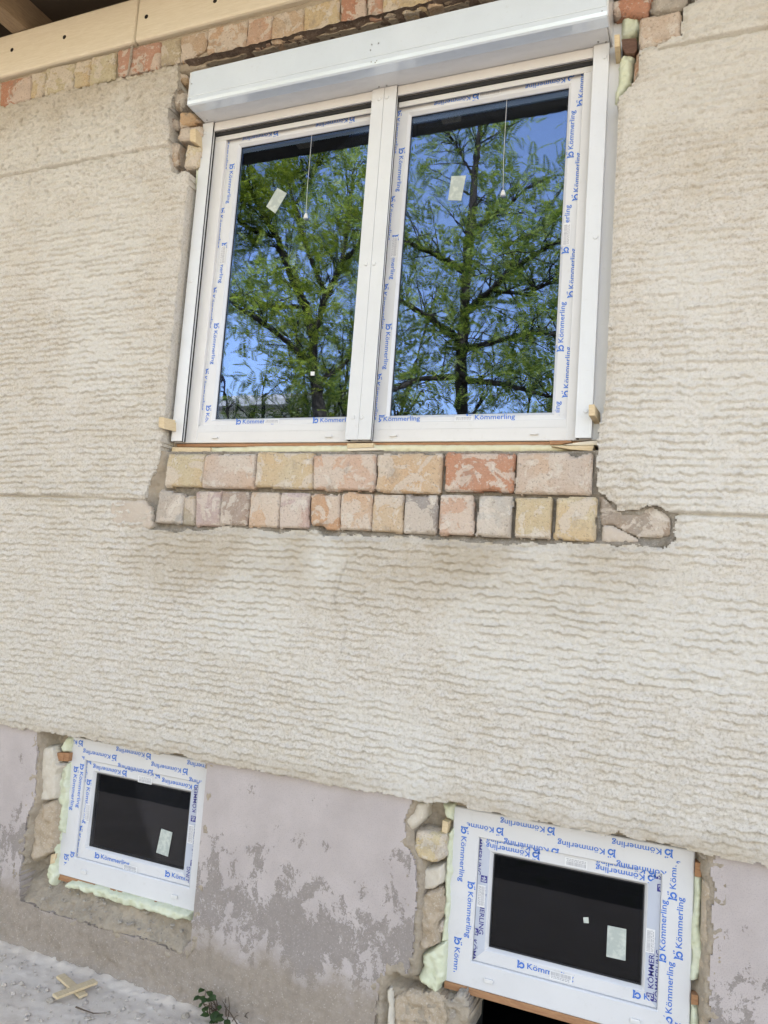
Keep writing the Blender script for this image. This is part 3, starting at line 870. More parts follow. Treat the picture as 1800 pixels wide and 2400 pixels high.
br(ZQ, [(1145, 560), (1205, 545), (1245, 620), (1215, 760), (1225, 1000), (1205, 1200), (1205, 1800), (1130, 1800), (1140, 1100)], None, .055, .035, .012, .014, name="stone", mat=m_tan, ragged=.004, ns=.04, cell=.005)
br(ZQ, [(1100, 330), (1190, 345), (1240, 400), (1215, 450), (1150, 390)], None, .05, .03, .02, .008, name="stone", mat=m_rubble, ragged=.003)

# ------------------------------------------------------------------ roof edge, beam
ZBM, ZBT, YBM = 3.998, 4.222, -.012
jx = at(318, 55, YBM)[0]
for (xa, xb) in ((-9.0, jx - .003), (jx + .003, 7.0)):
    bmb = MB(); bmb.box(xa, xb, YBM, .19, ZBM, ZBT, .012)
    bo = bmb.build("timber_plate", m_beam, house)
    for (px, py) in ((28, 117), (151, 87), (343, 39), (504, 2), (-120, 152), (690, -40)):
        q = at(px, py, YBM)
        if xa < q[0] < xb:
            MB().disc((q[0], YBM + .001, q[2]), .0115, .0025).build("bolt_hole_shade_disc", m_hole_shade, bo)  # dark disc on the beam face stands in for a hole's shade
# sagging strap of mortar under the joint of the plate
q0, q1, q2 = at(310, 108, -.004), at(306, 140, -.004), at(299, 176, -.004)
MB().tube([q0, q1, q2], [.006, .006, .003], 6).build("cement_drip", m_rubble, house)
EY, DZ = -1.37, 4.376
ro = MB().box(-9.6, 7.6, EY, 8.3, DZ, DZ + .13).build("roof", m_roof, house)
xr = at(62, 60, -.02)[0]
for k in range(-5, 9):
    xc = xr - .06 + k * .92
    if not -9 < xc < 7: continue
    MB().box(xc - .05, xc + .05, -1.08, 3.0, ZBT + .002, DZ - .001, .004).build("rafter", m_rafter, ro)

# ================================================================== PRINTED FILM
_font_cache = {}
def text_arrays(txt, width=None, cap=None, bold=0.0):
    key = (txt, width, cap, bold)
    if key in _font_cache: return _font_cache[key]
    cu = bpy.data.curves.new("lettering_source", 'FONT'); cu.body = txt; cu.size = 1.0; cu.resolution_u = 2; cu.offset = bold
    ob = bpy.data.objects.new("lettering_source", cu); COL.objects.link(ob)
    dg = bpy.context.evaluated_depsgraph_get()
    me = bpy.data.meshes.new_from_object(ob.evaluated_get(dg))
    v = np.array([p.co[:2] for p in me.vertices]); f = [tuple(p.vertices) for p in me.polygons]
    bpy.data.objects.remove(ob); bpy.data.meshes.remove(me); bpy.data.curves.remove(cu)
    v[:, 0] -= v[:, 0].min()
    sc = 1.0
    if width: sc = width / v[:, 0].max()
    elif cap: sc = cap / .73
    sy = sc if not (width and cap) else cap / .73
    v = v * np.array([sc, sy])
    _font_cache[key] = (v, f); return v, f

def logo_arrays(h=.024):
    """Monogram: waisted stem, open ring curling out of it, two dots above."""
    v = []; f = []
    def poly(p):
        n = len(v); v.extend(p); f.append(tuple(range(n, n + len(p))))
    left = [(.0, 0), (.06, .25), (.075, .48), (.05, .72), (-.03, .98)]
    right = [(.27, 0), (.20, .22), (.20, .48), (.24, .66), (.33, .80)]
    for i in range(4):
        poly([left[i], right[i], right[i + 1], left[i + 1]])
    cx, cy, r0, r1 = .54, .37, .20, .36
    n = 22
    for i in range(n):
        a0 = math.radians(205 + 335 * i / n); a1 = math.radians(205 + 335 * (i + 1) / n)
        w0 = r0 * (1 - .25 * i / n); w1 = r0 * (1 - .25 * (i + 1) / n)
        R0 = r1 * (1 - .12 * max(0, i / n - .7) * 3); R1 = r1 * (1 - .12 * max(0, (i + 1) / n - .7) * 3)
        poly([(cx + R0 * math.cos(a0), cy + R0 * math.sin(a0)), (cx + R1 * math.cos(a1), cy + R1 * math.sin(a1)),
              (cx + w1 * math.cos(a1), cy + w1 * math.sin(a1)), (cx + w0 * math.cos(a0), cy + w0 * math.sin(a0))])
    for dx, r in ((.56, .075), (.79, .09)):
        poly([(dx + r * math.cos(2 * math.pi * k / 10), .92 + .03 * (dx > .6) + r * math.sin(2 * math.pi * k / 10)) for k in range(10)])
    return np.array(v) * h, f

def emblem_arrays(h=.022):
    v = []; f = []
    def poly(p):
        n = len(v); v.extend(p); f.append(tuple(range(n, n + len(p))))
    # navy square left open where the white figure stands
    for (a, b_, c_, d_) in ((0, 0, 1, .14), (0, .86, 1, 1), (0, .14, .12, .86), (.88, .14, 1, .86), (.12, .14, .30, .46), (.12, .62, .30, .86), (.44, .14, .56, .40), (.44, .58, .56, .86), (.30, .78, .44, .86), (.70, .44, .80, .56), (.56, .26, .72, .38), (.56, .62, .72, .74)):
        poly([(a, b_), (c_, b_), (c_, d_), (a, d_)])
    return np.array(v) * h, f

def unit_arrays(kind):
    vs_, fs_ = [], []
    def put(v, f, dx, dy=0):
        n = sum(len(q) for q in vs_); vs_.append(v + np.array([dx, dy])); fs_.extend(tuple(i + n for i in q) for q in f)
    if kind == 'blue':
        put(*logo_arrays(.027), 0, -.004); put(*text_arrays("Kömmerling", .146, .0185, .010), .033)
        put(*text_arrays("'", None, .006), .181, .012)
    else:
        put(*emblem_arrays(.022), 0, -.003); put(*text_arrays("KÖMMERLING", .150, .0165, .012), .036)
    return np.concatenate(vs_), fs_
_units = {}
PITCH_U = .355

def print_strip(parent, rect, side, Y, rows, kind='blue', mitre=True, skip=()):
    """Print running along one side of a frame; letter tops face the glass.
    rect = outer (x0,x1,z0,z1) and inner rect; rows = [(base distance from outer edge, phase pixel)]"""
    (ox0, ox1, oz0, oz1), (ix0, ix1, iz0, iz1) = rect
    if kind not in _units: _units[kind] = unit_arrays(kind)
    uv, uf = _units[kind]
    if side == 'L': o, sd, td, L, W = (ox0, oz1), (0, -1), (1, 0), oz1 - oz0, ix0 - ox0
    if side == 'R': o, sd, td, L, W = (ox1, oz0), (0, 1), (-1, 0), oz1 - oz0, ox1 - ix1
    if side == 'T': o, sd, td, L, W = (ox1, oz1), (-1, 0), (0, -1), ox1 - ox0, oz1 - iz1
    if side == 'B': o, sd, td, L, W = (ox0, oz0), (1, 0), (0, 1), ox1 - ox0, iz0 - oz0
    bm = bmesh.new()
    for base, ph in rows:
        q = at(ph[0], ph[1], Y)
        s0 = (q[0] - o[0]) * sd[0] + (q[2] - o[1]) * sd[1]
        s = s0 - PITCH_U * math.ceil((s0 + .2) / PITCH_U)
        while s < L:
            if not any(a < s + .09 < b_ for a, b_ in skip):
                vv = [bm.verts.new((s + p[0], base + p[1], 0)) for p in uv]
                for f in uf:
                    try: bm.faces.new([vv[i] for i in f])
                    except ValueError: pass
            s += PITCH_U
    planes = [((0, .001, 0), (0, -1, 0)), ((0, W - .001, 0), (0, 1, 0))]
    if mitre:
        planes += [((0, 0, 0), (-1, 1, 0)), ((L, 0, 0), (1, 1, 0))]
    else:
        planes += [((0, 0, 0), (-1, 0, 0)), ((L, 0, 0), (1, 0, 0))]
    for co, no in planes:
        bmesh.ops.bisect_plane(bm, geom=bm.verts[:] + bm.edges[:] + bm.faces[:], plane_co=co, plane_no=no, clear_outer=True)
    bm.verts.index_update()
    V = [(o[0] + v.co.x * sd[0] + v.co.y * td[0], Y, o[1] + v.co.x * sd[1] + v.co.y * td[1]) for v in bm.verts]
    F = [[v.index for v in f.verts] for f in bm.faces]
    bm.free()
    if F:
        return mesh_obj("printed_lettering", V, F, m_blue if kind == 'blue' else m_navy, parent)

def barcode(parent, px, py, Y, side, w=.075, h=.020):
    q = at(px, py, Y)
    sd, td = {'L': ((0, -1), (1, 0)), 'R': ((0, 1), (-1, 0)), 'T': ((-1, 0), (0, -1)), 'B': ((1, 0), (0, 1))}[side]
    def quad(m, s0, s1, t0, t1, y):
        m.add([(q[0] + s * sd[0] + t * td[0], y, q[2] + s * sd[1] + t * td[1]) for s, t in ((s0, t0), (s1, t0), (s1, t1), (s0, t1))], [(0, 1, 2, 3)])
    lab = MB(); quad(lab, -w / 2 - .004, w / 2 + .004, -h / 2 - .003, h / 2 + .003, Y - .0006)
    lo = lab.build("barcode_label", m_white, parent)
    m = MB(); rnd = random.Random(int(px * 7 + py)); s = -w / 2
    while s < w / 2 - .002:
        a = rnd.uniform(.0008, .0024); quad(m, s, min(s + a, w / 2), -h * .05, h / 2, Y - .0009); s += a + rnd.uniform(.0008, .0018)
    for k in range(2):
        s = -w / 2
        while s < w / 2 - .004:
            a = rnd.uniform(.003, .009); quad(m, s, min(s + a, w / 2), -h * (.26 + .22 * k), -h * (.14 + .22 * k), Y - .0009); s += a + .002
    m.build("barcode_print", m_grey, parent)

# ================================================================== WINDOWS
def ring(m, o, i, yo, yi, mitre=True):
    """four mitred faces between an outer and an inner rectangle at depths yo / yi"""
    (ox0, ox1, oz0, oz1), (ix0, ix1, iz0, iz1) = o, i
    a = [(ox0, yo, oz0), (ox1, yo, oz0), (ox1, yo, oz1), (ox0, yo, oz1)]; b_ = [(ix0, yi, iz0), (ix1, yi, iz0), (ix1, yi, iz1), (ix0, yi, iz1)]
    m.add(a + b_, [(k, (k + 1) % 4, 4 + (k + 1) % 4, 4 + k) for k in range(4)])
def shrink(r, d): return (r[0] + d, r[1] - d, r[2] + d, r[3] - d)

def profile_frame(name, steps, mat, parent):
    """steps: [(rect, y)...] swept round with mitred corners"""
    m = MB()
    for (r0, y0), (r1, y1) in zip(steps[:-1], steps[1:]): ring(m, r0, r1, y0, y1)
    return m.build(name, mat, parent)

def pane(parent, r, Y, mat):
    m = MB(); m.box(r[0], r[1], Y, Y + .004, r[2], r[3]); return m.build("glass_pane", mat, parent)

# ---- main window with roller shutter
win = empty("roller_shutter_window", (-1.18, .07, 2.157), "wide white two-sash window with roller shutter box, above the brick sill courses", "window")
YF, YS, YGL, YG = .070, .086, .104, .040
fm = MB()
FO = (-2.052, -.297)
fm.box(FO[0], -1.940, YF, .15, 2.158, 3.66, .003)      # left stile
fm.box(-.428, FO[1], YF, .15, 2.158, 3.66, .003)       # right stile
fm.box(-1.206, -1.146, YF, .15, 2.158, 3.66, .003)     # mullion
fm.box(-1.945, -.425, YF + .002, .15, 2.158, 2.206, .003)
fm.add([(x, y, z) for x in (-1.94, -.428) for y, z in ((YF + .002, 2.205), (YF + .006, 2.232), (YS + .01, 2.238), (YS + .01, 2.205))], [(0, 1, 5, 4), (1, 2, 6, 5), (2, 3, 7, 6)])
fm.box(-1.945, -.425, YF + .004, .15, 3.530, 3.66, .003)
fm.build("frame", m_pvc, win)
SASH = {"l": ((-1.940, -1.206, 2.222, 3.532), (-1.877, -1.268, 2.262, 3.463)), "r": ((-1.146, -.428, 2.222, 3.532), (-1.091, -.482, 2.262, 3.463))}
sash_o = {}
for k, (o_, i_) in SASH.items():
    so = profile_frame("sash", [(o_, .15), (o_, YS), (shrink(i_, -.010), YS), (i_, YS + .010), (i_, YGL + .002)], m_film, win)
    sash_o[k] = so
    pane(so, shrink(i_, -.006), YGL, m_glass)
    sp = MB(); ring(sp, i_, shrink(i_, .014), YGL + .008, YGL + .030)
    sp.build("spacer_bar", m_rubber_and_shade, so)
    gk = MB(); ring(gk, shrink(i_, -.001), shrink(i_, .0022), YGL - .004, YGL - .001); gk.build("gasket", m_rubber_and_shade, so)
    pane(so, shrink(i_, .002), YGL + .022, m_glass3)
tl = YS - .0008
print_strip(sash_o["l"], SASH["l"], 'L', tl, [(.0235, (544, 384)), (-.0065, (523, 487))], mitre=True)
print_strip(sash_o["l"], SASH["l"], 'T', tl, [(.034, (653, 307)), (.003, (735, 285))])
print_strip(sash_o["l"], SASH["l"], 'B', tl, [(.018, (553, 988))])
print_strip(sash_o["l"], SASH["l"], 'R', tl, [(.0235, (850, 700))])
print_strip(sash_o["r"], SASH["r"], 'L', tl, [(.0205, (946, 346)), (-.006, (924, 459))])
print_strip(sash_o["r"], SASH["r"], 'T', tl, [(.036, (1347, 177)), (.006, (1222, 195))])
print_strip(sash_o["r"], SASH["r"], 'R', tl, [(.027, (1338, 370)), (.0, (1357, 249))])
print_strip(sash_o["r"], SASH["r"], 'B', tl, [(.018, (880, 983))])
barcode(sash_o["l"], 522, 598, tl, 'L'); barcode(sash_o["l"], 716, 291, tl, 'T'); barcode(sash_o["l"], 637, 988, tl, 'B', .06, .012)
barcode(sash_o["r"], 924, 580, tl, 'L'); barcode(sash_o["r"], 1148, 216, tl, 'T'); barcode(sash_o["r"], 1328, 549, tl, 'R'); barcode(sash_o["r"], 1087, 981, tl, 'B', .06, .012)
for px, py in ((504, 1026), (771, 1023), (922, 1021), (1252, 1017)):
    q = at(px, py, YF); MB().box(q[0] - .014, q[0] + .014, YF - .006, YF + .004, q[2] - .004, q[2] + .004, .002).build("drain_cap", m_pvc, win)
# guide rails
def guide(x0, x1, groove):
    m = MB(); z0, z1 = 2.160, 3.566
    lip = .008
    m.box(x0, x1, YG, YG + .004, z0, z1, .0012)
    if groove > 0:
        m.box(x0, x0 + .004, YG + .004, YF, z0, z1); m.box(x0 + .004, x1 - .010, YG + .004, YF, z0 + .012, z1)
        m.box(x1 - .004, x1, YG + .0125, YG + .0175, z0, z1)
    else:
        m.box(x1 - .004, x1, YG + .004, YF, z0, z1); m.box(x0 + .010, x1 - .004, YG + .004, YF, z0 + .012, z1)
        m.box(x0, x0 + .004, YG + .0125, YG + .0175, z0, z1)
    o = m.build("guide_rail", m_alu, win)
    s = MB()
    xg = (x1 - .0095, x1 - .002) if groove > 0 else (x0 + .002, x0 + .0095)
    s.box(xg[0], xg[1], YG + .0042, YG + .0122, z0, z1); s.box(xg[0], xg[1], YG + .0178, YF - .0005, z0, z1)
    s.build("brush_seal", m_rubber_and_shade, o)
    return o
guides = [guide(-2.047, -1.993, 1), guide(-1.2425, -1.1905, -1), guide(-1.1895, -1.1375, 1), guide(-.3925, -.339, -1)]
for gi, px, py in ((0, 481, 312), (0, 448, 658), (0, 411, 987), (1, 889, 232), (2, 907, 228), (1, 858, 619), (2, 877, 618), (1, 828, 978), (2, 847, 978), (3, 1417, 134), (3, 1396, 556), (3, 1373, 963)):
    q = at(px, py, YG); MB().disc((q[0], YG, q[2]), .0085, .0035).build("cap", m_alu, guides[gi])
# end slats of the rolled-up curtain
for xa, xb in ((-1.992, -1.243), (-1.137, -.393)):
    m = MB(); m.box(xa, xb, YG + .008, YG + .018, 3.528, 3.566, .002); so = m.build("shutter_end_slat", m_pvc, win)
    m = MB(); m.box(xa, xb, YF - .002, YF + .004, 3.490, 3.512, .003); m.build("shutter_slat", m_aluin, win)
    MB().box(xa, xb, YF - .006, YF + .003, 3.5125, 3.5275).build("shutter_slot_shade", m_rubber_and_shade, win)  # solid black strip put in as the shade of the open slit
# shutter box
bx = MB(); BX0, BX1, BYF, BZ0, BZ1 = -2.035, -.335, -.090, 3.566, 3.716
bx.box(BX0 + .003, BX1 - .003, BYF + .003, .13, BZ0 + .0375, BZ1, .002)
bx.build("shutter_box", m_box, win)
lp = MB()
pr = [(BYF, BZ0 + .0335), (BYF, BZ0 + .016), (BYF + .003, BZ0 + .004), (BYF + .010, BZ0), (YG - .075, BZ0), (YG - .075, BZ0 + .02), (BYF + .012, BZ0 + .0335)]
n = len(pr)
lp.add([(BX0, y, z) for y, z in pr] + [(BX1, y, z) for y, z in pr], [(k, k + n, (k + 1) % n + n, (k + 1) % n) for k in range(n)] + [tuple(range(n)), tuple(range(2 * n - 1, n - 1, -1))])
lp.build("lower_cover", m_box, win)
MB().box(BX0 + .006, BX1 - .006, BYF + .006, BYF + .03, BZ0 + .030, BZ0 + .040).build("seam_shade_strip", m_rubber_and_shade, win)  # black filler strip painted as the shade inside the panel seam
MB().box(BX0 + .004, BX1 - .004, YG - .0735, YG + .022, BZ0 + .0015, BZ0 + .03, .001).build("inspection_panel", m_alu, win)
for xa, xb in ((BX0 - .004, BX0 + .0028), (BX1 - .0028, BX1 + .004)):
    MB().box(xa, xb, BYF + .004, .135, BZ0 + .003, BZ1 - .001, .001).build("end_plate", m_alu, win)
for px, py, y in ((449, 196, BYF), (445, 232, BYF), (868, 117, BYF), (887, 101, BYF), (870, 145, BYF), (883, 142, BYF), (879, 146, BYF), (1411, 26, BYF), (871, 104, BYF)):
    q = at(px, py, y); MB().disc((q[0], y + .001, q[2]), .0028, .0016, 8).build("screw", m_screw, win)
for px, py in ((485, 282), (888, 204), (906, 201), (1402, 99), (1420, 99)):
    d = ray(px, py); t = (BZ0 - CAM_H) / d[2]
    MB().box(d[0] * t - .003, d[0] * t + .003, -CAM_D + d[1] * t - .003, -CAM_D + d[1] * t + .003, BZ0 - .0012, BZ0 + .004, .001).build("screw", m_screw, win)
# wedge packing and foam under the frame
FP = lambda org, s, pts, Y: poly_at(zq(org, s, pts), Y)
o = slab("sill_foam", poly_at([(400, 1050), (620, 1044), (900, 1041), (1160, 1041), (1340, 1040), (1370, 1052), (1300, 1061), (1150, 1062), (1040, 1064), (940, 1062), (880, 1060), (700, 1064), (520, 1066), (400, 1064)], .06), .075, .018, .012, .003, .03, m_yfoam, win, .006, .05)
tag(o, "pale yellow foam squeezed out under the window frame")
MB().box(-2.045, -.330, .078, .15, 2.143, 2.1565, .002).build("sill_batten", m_redwood, win)
foam_main = [
    [(890, 190), (960, 215), (1050, 170), (1130, 140), (1280, 122), (1330, 235), (1200, 340), (1170, 520), (1165, 600), (1000, 680), (880, 650), (870, 500)],
    [(900, 955), (1040, 925), (1120, 965), (1080, 1150), (1060, 1300), (1030, 1400), (1045, 1460), (960, 1590), (860, 1710), (785, 1790), (755, 1720), (800, 1500), (850, 1040)]]
for k, p in enumerate(foam_main):
    o = slab("foam", FP((1340, 0), 7.54, p, .045), .070, .030, .016, .012, .025, m_foam, win, .0045, .06, ragged=.005)
    tag(o, "pale green foam bulging beside the upper right frame corner")
o = slab("foam", FP((380, 120), 5.53, [(452, 1275), (505, 950), (520, 1010), (515, 1150), (480, 1500), (450, 1800), (435, 1800), (440, 1500)], .05), .055, .012, .01, .004, .02, m_foam, win, .006, .05, ragged=.002)
o = slab("foam", FP((380, 120), 5.53, [(440, 1790), (450, 1790), (372, 2760 + 700), (350, 2760 + 700)], .05), .058, .008, .006, .003, .02, m_foam, win, .006, .05)
# stickers and cords
def sticker(parent, pts, Y, name="sticker", mat=m_tape):
    q = [at(x, y, Y) for x, y in pts]
    c_ = sum(q) / 4
    m = MB(); m.add([tuple(p) for p in q] + [(p[0], Y + .0008, p[2]) for p in q], [(0, 1, 2, 3), (7, 6, 5, 4), (0, 4, 5, 1), (1, 5, 6, 2), (2, 6, 7, 3), (3, 7, 4, 0)])
    return m.build(name, mat, parent)
sticker(sash_o["l"], [(650, 440), (672, 453), (645, 500), (624, 484)], YGL - .001)
sticker(sash_o["r"], [(1058, 413), (1092, 411), (1081, 470), (1050, 469)], YGL - .001)
sticker(sash_o["l"], [(728, 871), (737, 871), (737, 880), (728, 880)], YGL - .001, mat=m_white)
def pull(name, label, top, pts, bell, Y):
    q = at(*bell, Y)
    root = empty(name, tuple(q), label, "pull cord")
    P_ = [at(x, y, Y) for x, y in [top] + pts + [bell]]
    MB().tube(P_, .0007, 5).build("string", m_cord, root)
    n = 10; rr = [(0, .010), (.004, .010), (.008, .0), (.010, -.012), (.0, -.012)]
    V, F = [], []
    for r_, z_ in rr:
        for k in range(n): V.append((q[0] + r_ * math.cos(6.2832 * k / n), q[1] + r_ * math.sin(6.2832 * k / n), q[2] + z_))
    for j in range(len(rr) - 1):
        for k in range(n): F.append((j * n + k, j * n + (k + 1) % n, (j + 1) * n + (k + 1) % n, (j + 1) * n + k))
    mesh_obj("bell_handle", V, F, m_cord, root)
pull("pull_cord", "white pull cord with small bell over the big window's left sash", (735, 255), [(731, 312), (726, 375), (721, 430), (718, 480)], (717, 506), YGL - .003)
pull("pull_cord", "white pull cord with small bell over the big window's right sash", (1192, 170), [(1188, 230), (1184, 300), (1180, 380)], (1179, 452), YGL - .003)

# ---- cellar windows
def cellar(name, label, x0, z0, rows, blue_sides, stick):
    root = empty(name, (x0 + .377, .07, z0), label, "window")
    Yf = .070; O = (x0, x0 + .755, z0, z0 + .560)
    I = (x0 + .091, x0 + .755 - .091, z0 + .082, z0 + .560 - .086)
    fr = profile_frame("frame", [(O, .15), (O, Yf + .003), (shrink(O, .003), Yf), (shrink(I, -.004), Yf), (I, Yf + .004), (I, Yf + .03)], m_film, root)
    S = shrink(I, .001); GL = shrink(I, .050)
    Ys = Yf + .012
    so = profile_frame("sash", [(S, .15), (S, Ys), (shrink(GL, -.012), Ys), (shrink(GL, -.009), Ys + .003), (GL, Ys + .018), (GL, Ys + .03)], m_film, root)
    pane(so, shrink(GL, -.006), Yf + .030, m_glass2)
    gk = MB(); ring(gk, shrink(GL, -.001), shrink(GL, .0025), Yf + .024, Yf + .027); gk.build("gasket", m_rubber_and_shade, so)
    sp = MB(); ring(sp, GL, shrink(GL, .012), Yf + .038, Yf + .060); sp.build("spacer_bar", m_rubber_and_shade, so)
    for sd, rr in rows["frame"].items(): print_strip(fr, (O, I), sd, Yf - .0008, rr)
    SR = (S, shrink(GL, -.012))
    for sd, rr in rows["sash"].items():
        kind = 'navy' if sd in blue_sides else 'blue'
        if sd in blue_sides:
            A, B = S, shrink(GL, -.0125); e = .0005
            if sd == 'L': q = [(A[0], A[2]), (B[0], B[2]), (B[0], B[3]), (A[0], A[3])]
            else: q = [(A[1], A[2]), (A[1], A[3]), (B[1], B[3]), (B[1], B[2])]
            m = MB(); m.add([(x, Ys - e, z) for x, z in q], [(0, 1, 2, 3)]); m.build("blue_film", m_bluefilm, so)
        print_strip(so, SR, sd, Ys - .0011, rr, kind)
    for (px, py, sd) in rows["bar"]: barcode(so, px, py, Ys - .0008, sd, .062, .020)
    for fx in (.20, .80):
        xx = x0 + .755 * fx
        MB().box(xx - .015, xx + .015, Yf - .007, Yf + .002, z0 + .030, z0 + .044, .003).build("drain_cap", m_pvc, fr)
    MB().box(x0 + .002, x0 + .753, Yf + .002, .15, z0 - .024, z0 - .001, .002).build("sill_batten", m_redwood, root)
    for p, mt in stick: sticker(so, p, Yf + .029, mat=mt)
    return root
m_tape2 = m_tape
rowsL = {"frame": {'L': [(.040, (172, 1795)), (.072, (192, 1790))], 'T': [(.044, (273, 1779)), (.012, (353, 1782)), (.075, (358, 1812))], 'B': []},
         "sash": {'L': [(.014, (216, 1828)), (-.008, (196, 1936))], 'T': [(.014, (297, 1816)), (-.006, (375, 1822))], 'R': [(.008, (470, 1930)), (-.010, (450, 2030))], 'B': [(.016, (222, 2004))]},
         "bar": [(205, 1905, 'L'), (340, 1828, 'T'), (447, 1955, 'R'), (305, 2036, 'B')]}
cl_l = cellar("cellar_window", "smaller white cellar window with black glass and foam bead along its left side", -2.436, .335, rowsL, ('R',), [([(378, 1942), (404, 1951), (393.5, 2008), (366, 1998)], m_tape)])
rowsR = {"frame": {'L': [(.032, (1085, 1936)), (.066, (1090, 2063))], 'T': [(.044, (1180, 1951)), (.012, (1300, 1960)), (.075, (1310, 1998))], 'R': [(.050, (1575, 2110)), (.028, (1592, 2250)), (.074, (1552, 2255))]},
         "sash": {'L': [(.014, (1125, 2050)), (-.006, (1135, 2180))], 'T': [(.014, (1265, 2005)), (-.006, (1266, 2000))], 'R': [(.012, (1540, 2350)), (-.008, (1545, 2090))], 'B': [(.016, (1211, 2272))]},
         "bar": [(1128, 2100, 'L'), (1350, 2023, 'T'), (1524, 2205, 'R'), (1315, 2290, 'B')]}
cl_r = cellar("cellar_window", "larger white cellar window with two stickers on black glass above a dark gap", -.738, .340, rowsR, ('L', 'R'), [([(1424, 2169), (1468, 2178), (1466, 2252), (1421, 2242)], m_tape), ([(1367, 2150), (1379, 2150), (1380, 2164), (1368, 2163)], m_tape)])
ZF = ((0, 1650), 2.765)
foams = [(cl_l, zq(*ZL, [(690, 150), (610, 165), (545, 290), (560, 350), (690, 350)])),
         (cl_l, zq(*ZL, [(600, 490), (672, 480), (640, 900), (600, 1400), (470, 1400), (500, 1300), (535, 1250), (535, 1060), (495, 950), (510, 760), (570, 620)])),
         (cl_l, zq(*ZF, [(395, 790), (372, 960), (362, 1110), (345, 1190), (315, 1170), (292, 1105), (318, 1045), (350, 960), (338, 860), (360, 800)])),
         (cl_l, zq(*ZF, [(418, 1165), (450, 1150), (620, 1190), (830, 1245), (1050, 1300), (1200, 1340), (1245, 1350), (1238, 1425), (1215, 1400), (1130, 1392), (900, 1330), (760, 1290), (720, 1275), (600, 1235), (470, 1200), (430, 1195)])),
         (cl_r, zq(*ZR, [(445, 122), (545, 125), (530, 255), (480, 232)])),
         (cl_r, zq(*ZR, [(488, 345), (536, 300), (522, 700), (500, 1000), (490, 1180), (440, 1200), (455, 1080), (455, 980), (478, 620)])),
         (cl_r, zq(*ZR, [(300, 1275), (420, 1210), (490, 1180), (478, 1490), (438, 1540), (440, 1610), (382, 1622), (370, 1560), (300, 1500), (268, 1450), (300, 1380)])),
         (cl_r, zq(*ZQ, [(1085, 520), (1140, 522), (1142, 900), (1160, 1130), (1120, 1340), (1060, 1340)])),
         (cl_r, zq(*ZQ, [(1058, 1520), (1120, 1540), (1122, 1760), (1050, 1760)]))]
for k, (par, p) in enumerate(foams):
    slab("foam", poly_at(p, .055), .078, .026 if k not in (3, 6) else .034, .010, .014, .022, m_foam, par, .0045, .06, ragged=.006)

# ================================================================== WEDGES (loose wood)
def wedge(label, pts, Y, depth=.06, mat=m_wood, name="wooden_wedge", cat="wedge", slant=(0, 0), group=None):
    """little block of wood: front face outline in pixels at depth Y, running back into the joint"""
    q = [at(x, y, Y) for x, y in pts]; n = len(q)
    base = q[0]
    o = empty(name, tuple(base)) if False else None
    V = [tuple(p) for p in q] + [(p[0] + slant[0], p[1] + depth, p[2] + slant[1]) for p in q]
    F = [tuple(range(n))[::-1], tuple(range(n, 2 * n))] + [(k, (k + 1) % n, (k + 1) % n + n, k + n) for k in range(n)]
    c_ = np.mean(np.array(V), 0)
    me = bpy.data.meshes.new(name); me.from_pydata([tuple(np.array(v) - c_) for v in V], [], F); me.update()
    bm = bmesh.new(); bm.from_mesh(me); bmesh.ops.recalc_face_normals(bm, faces=bm.faces[:])
    bmesh.ops.bevel(bm, geom=bm.edges[:], offset=.0012, segments=1, affect='EDGES'); bm.to_mesh(me); bm.free()
    me.materials.append(mat)
    ob = link(bpy.data.objects.new(name, me)); ob.location = tuple(c_)
    return tag(ob, label, cat, group)
wedge("pine wedge beside the shutter box's lower left corner, among hacked bricks", zq(*ZW, [(362, 1015), (432, 1000), (440, 1185), (358, 1160)]), -.005, .075)
wedge("pale wedge sticking out left of the big window near its bottom corner", zq((360, 880), 8.3, [(100, 805), (200, 815), (205, 1040), (92, 1000)]), -.015, .09, slant=(.03, 0))
wedge("pale wedge between upper right frame edge and green foam", zq((1340, 0), 7.54, [(752, 612), (850, 600), (845, 815), (757, 830)]), -.005, .085, slant=(-.002, -.01))
wedge("dark brown wooden block beside the pale wedge at the upper right frame edge", zq((1340, 0), 7.54, [(885, 690), (1130, 668), (1155, 720), (1150, 880), (1110, 940), (935, 935), (890, 830)]), .035, .06, m_oldwood, "wooden_block", "block")
wedge("pale wedge jammed between right guide rail and plaster at the bottom corner", zq((1290, 900), 10.37, [(930, 500), (1070, 490), (1080, 765), (925, 770)]), -.004, .085, slant=(.012, -.012))
wedge("pale tapering wedge lying lowest under the big window's right bottom corner", zq((1290, 900), 10.37, [(0, 1505), (1060, 1490), (1020, 1630), (500, 1590)]), .035, .07)
wedge("greyish upper wedge directly under the big window's right bottom corner", zq((1290, 900), 10.37, [(300, 1480), (700, 1410), (1160, 1370), (1165, 1480), (700, 1490)]), .045, .07, m_beam)
wedge("brown painted batten end under the right end of the big window frame", zq((1290, 900), 10.37, [(-20, 1375), (310, 1372), (520, 1378), (500, 1420), (200, 1470), (-20, 1480)]), .055, .06, m_redwood, "batten_end", "batten")
wedge("light packing block under the middle post of the big window", zq((750, 1000), 2.765, [(175, 108), (345, 105), (340, 135), (175, 140)]), .045, .08)
wedge("thin grey packing wedge below the light block under the middle post", zq((750, 1000), 2.765, [(178, 141), (350, 136), (410, 152), (180, 158)]), .040, .08, m_beam)
wedge("orange-brown packing strip under the left guide rail of the big window", zq((360, 880), 8.3, [(360, 1395), (1100, 1400), (1095, 1495), (355, 1490)]), .045, .08, m_wood, "packing_strip", "strip")
wedge("left one of two small wood blocks at the left cellar window's upper left", zq(*ZL, [(517, 352), (602, 356), (598, 465), (510, 462)]), .045, .06, m_redwood, "wooden_block", "block")
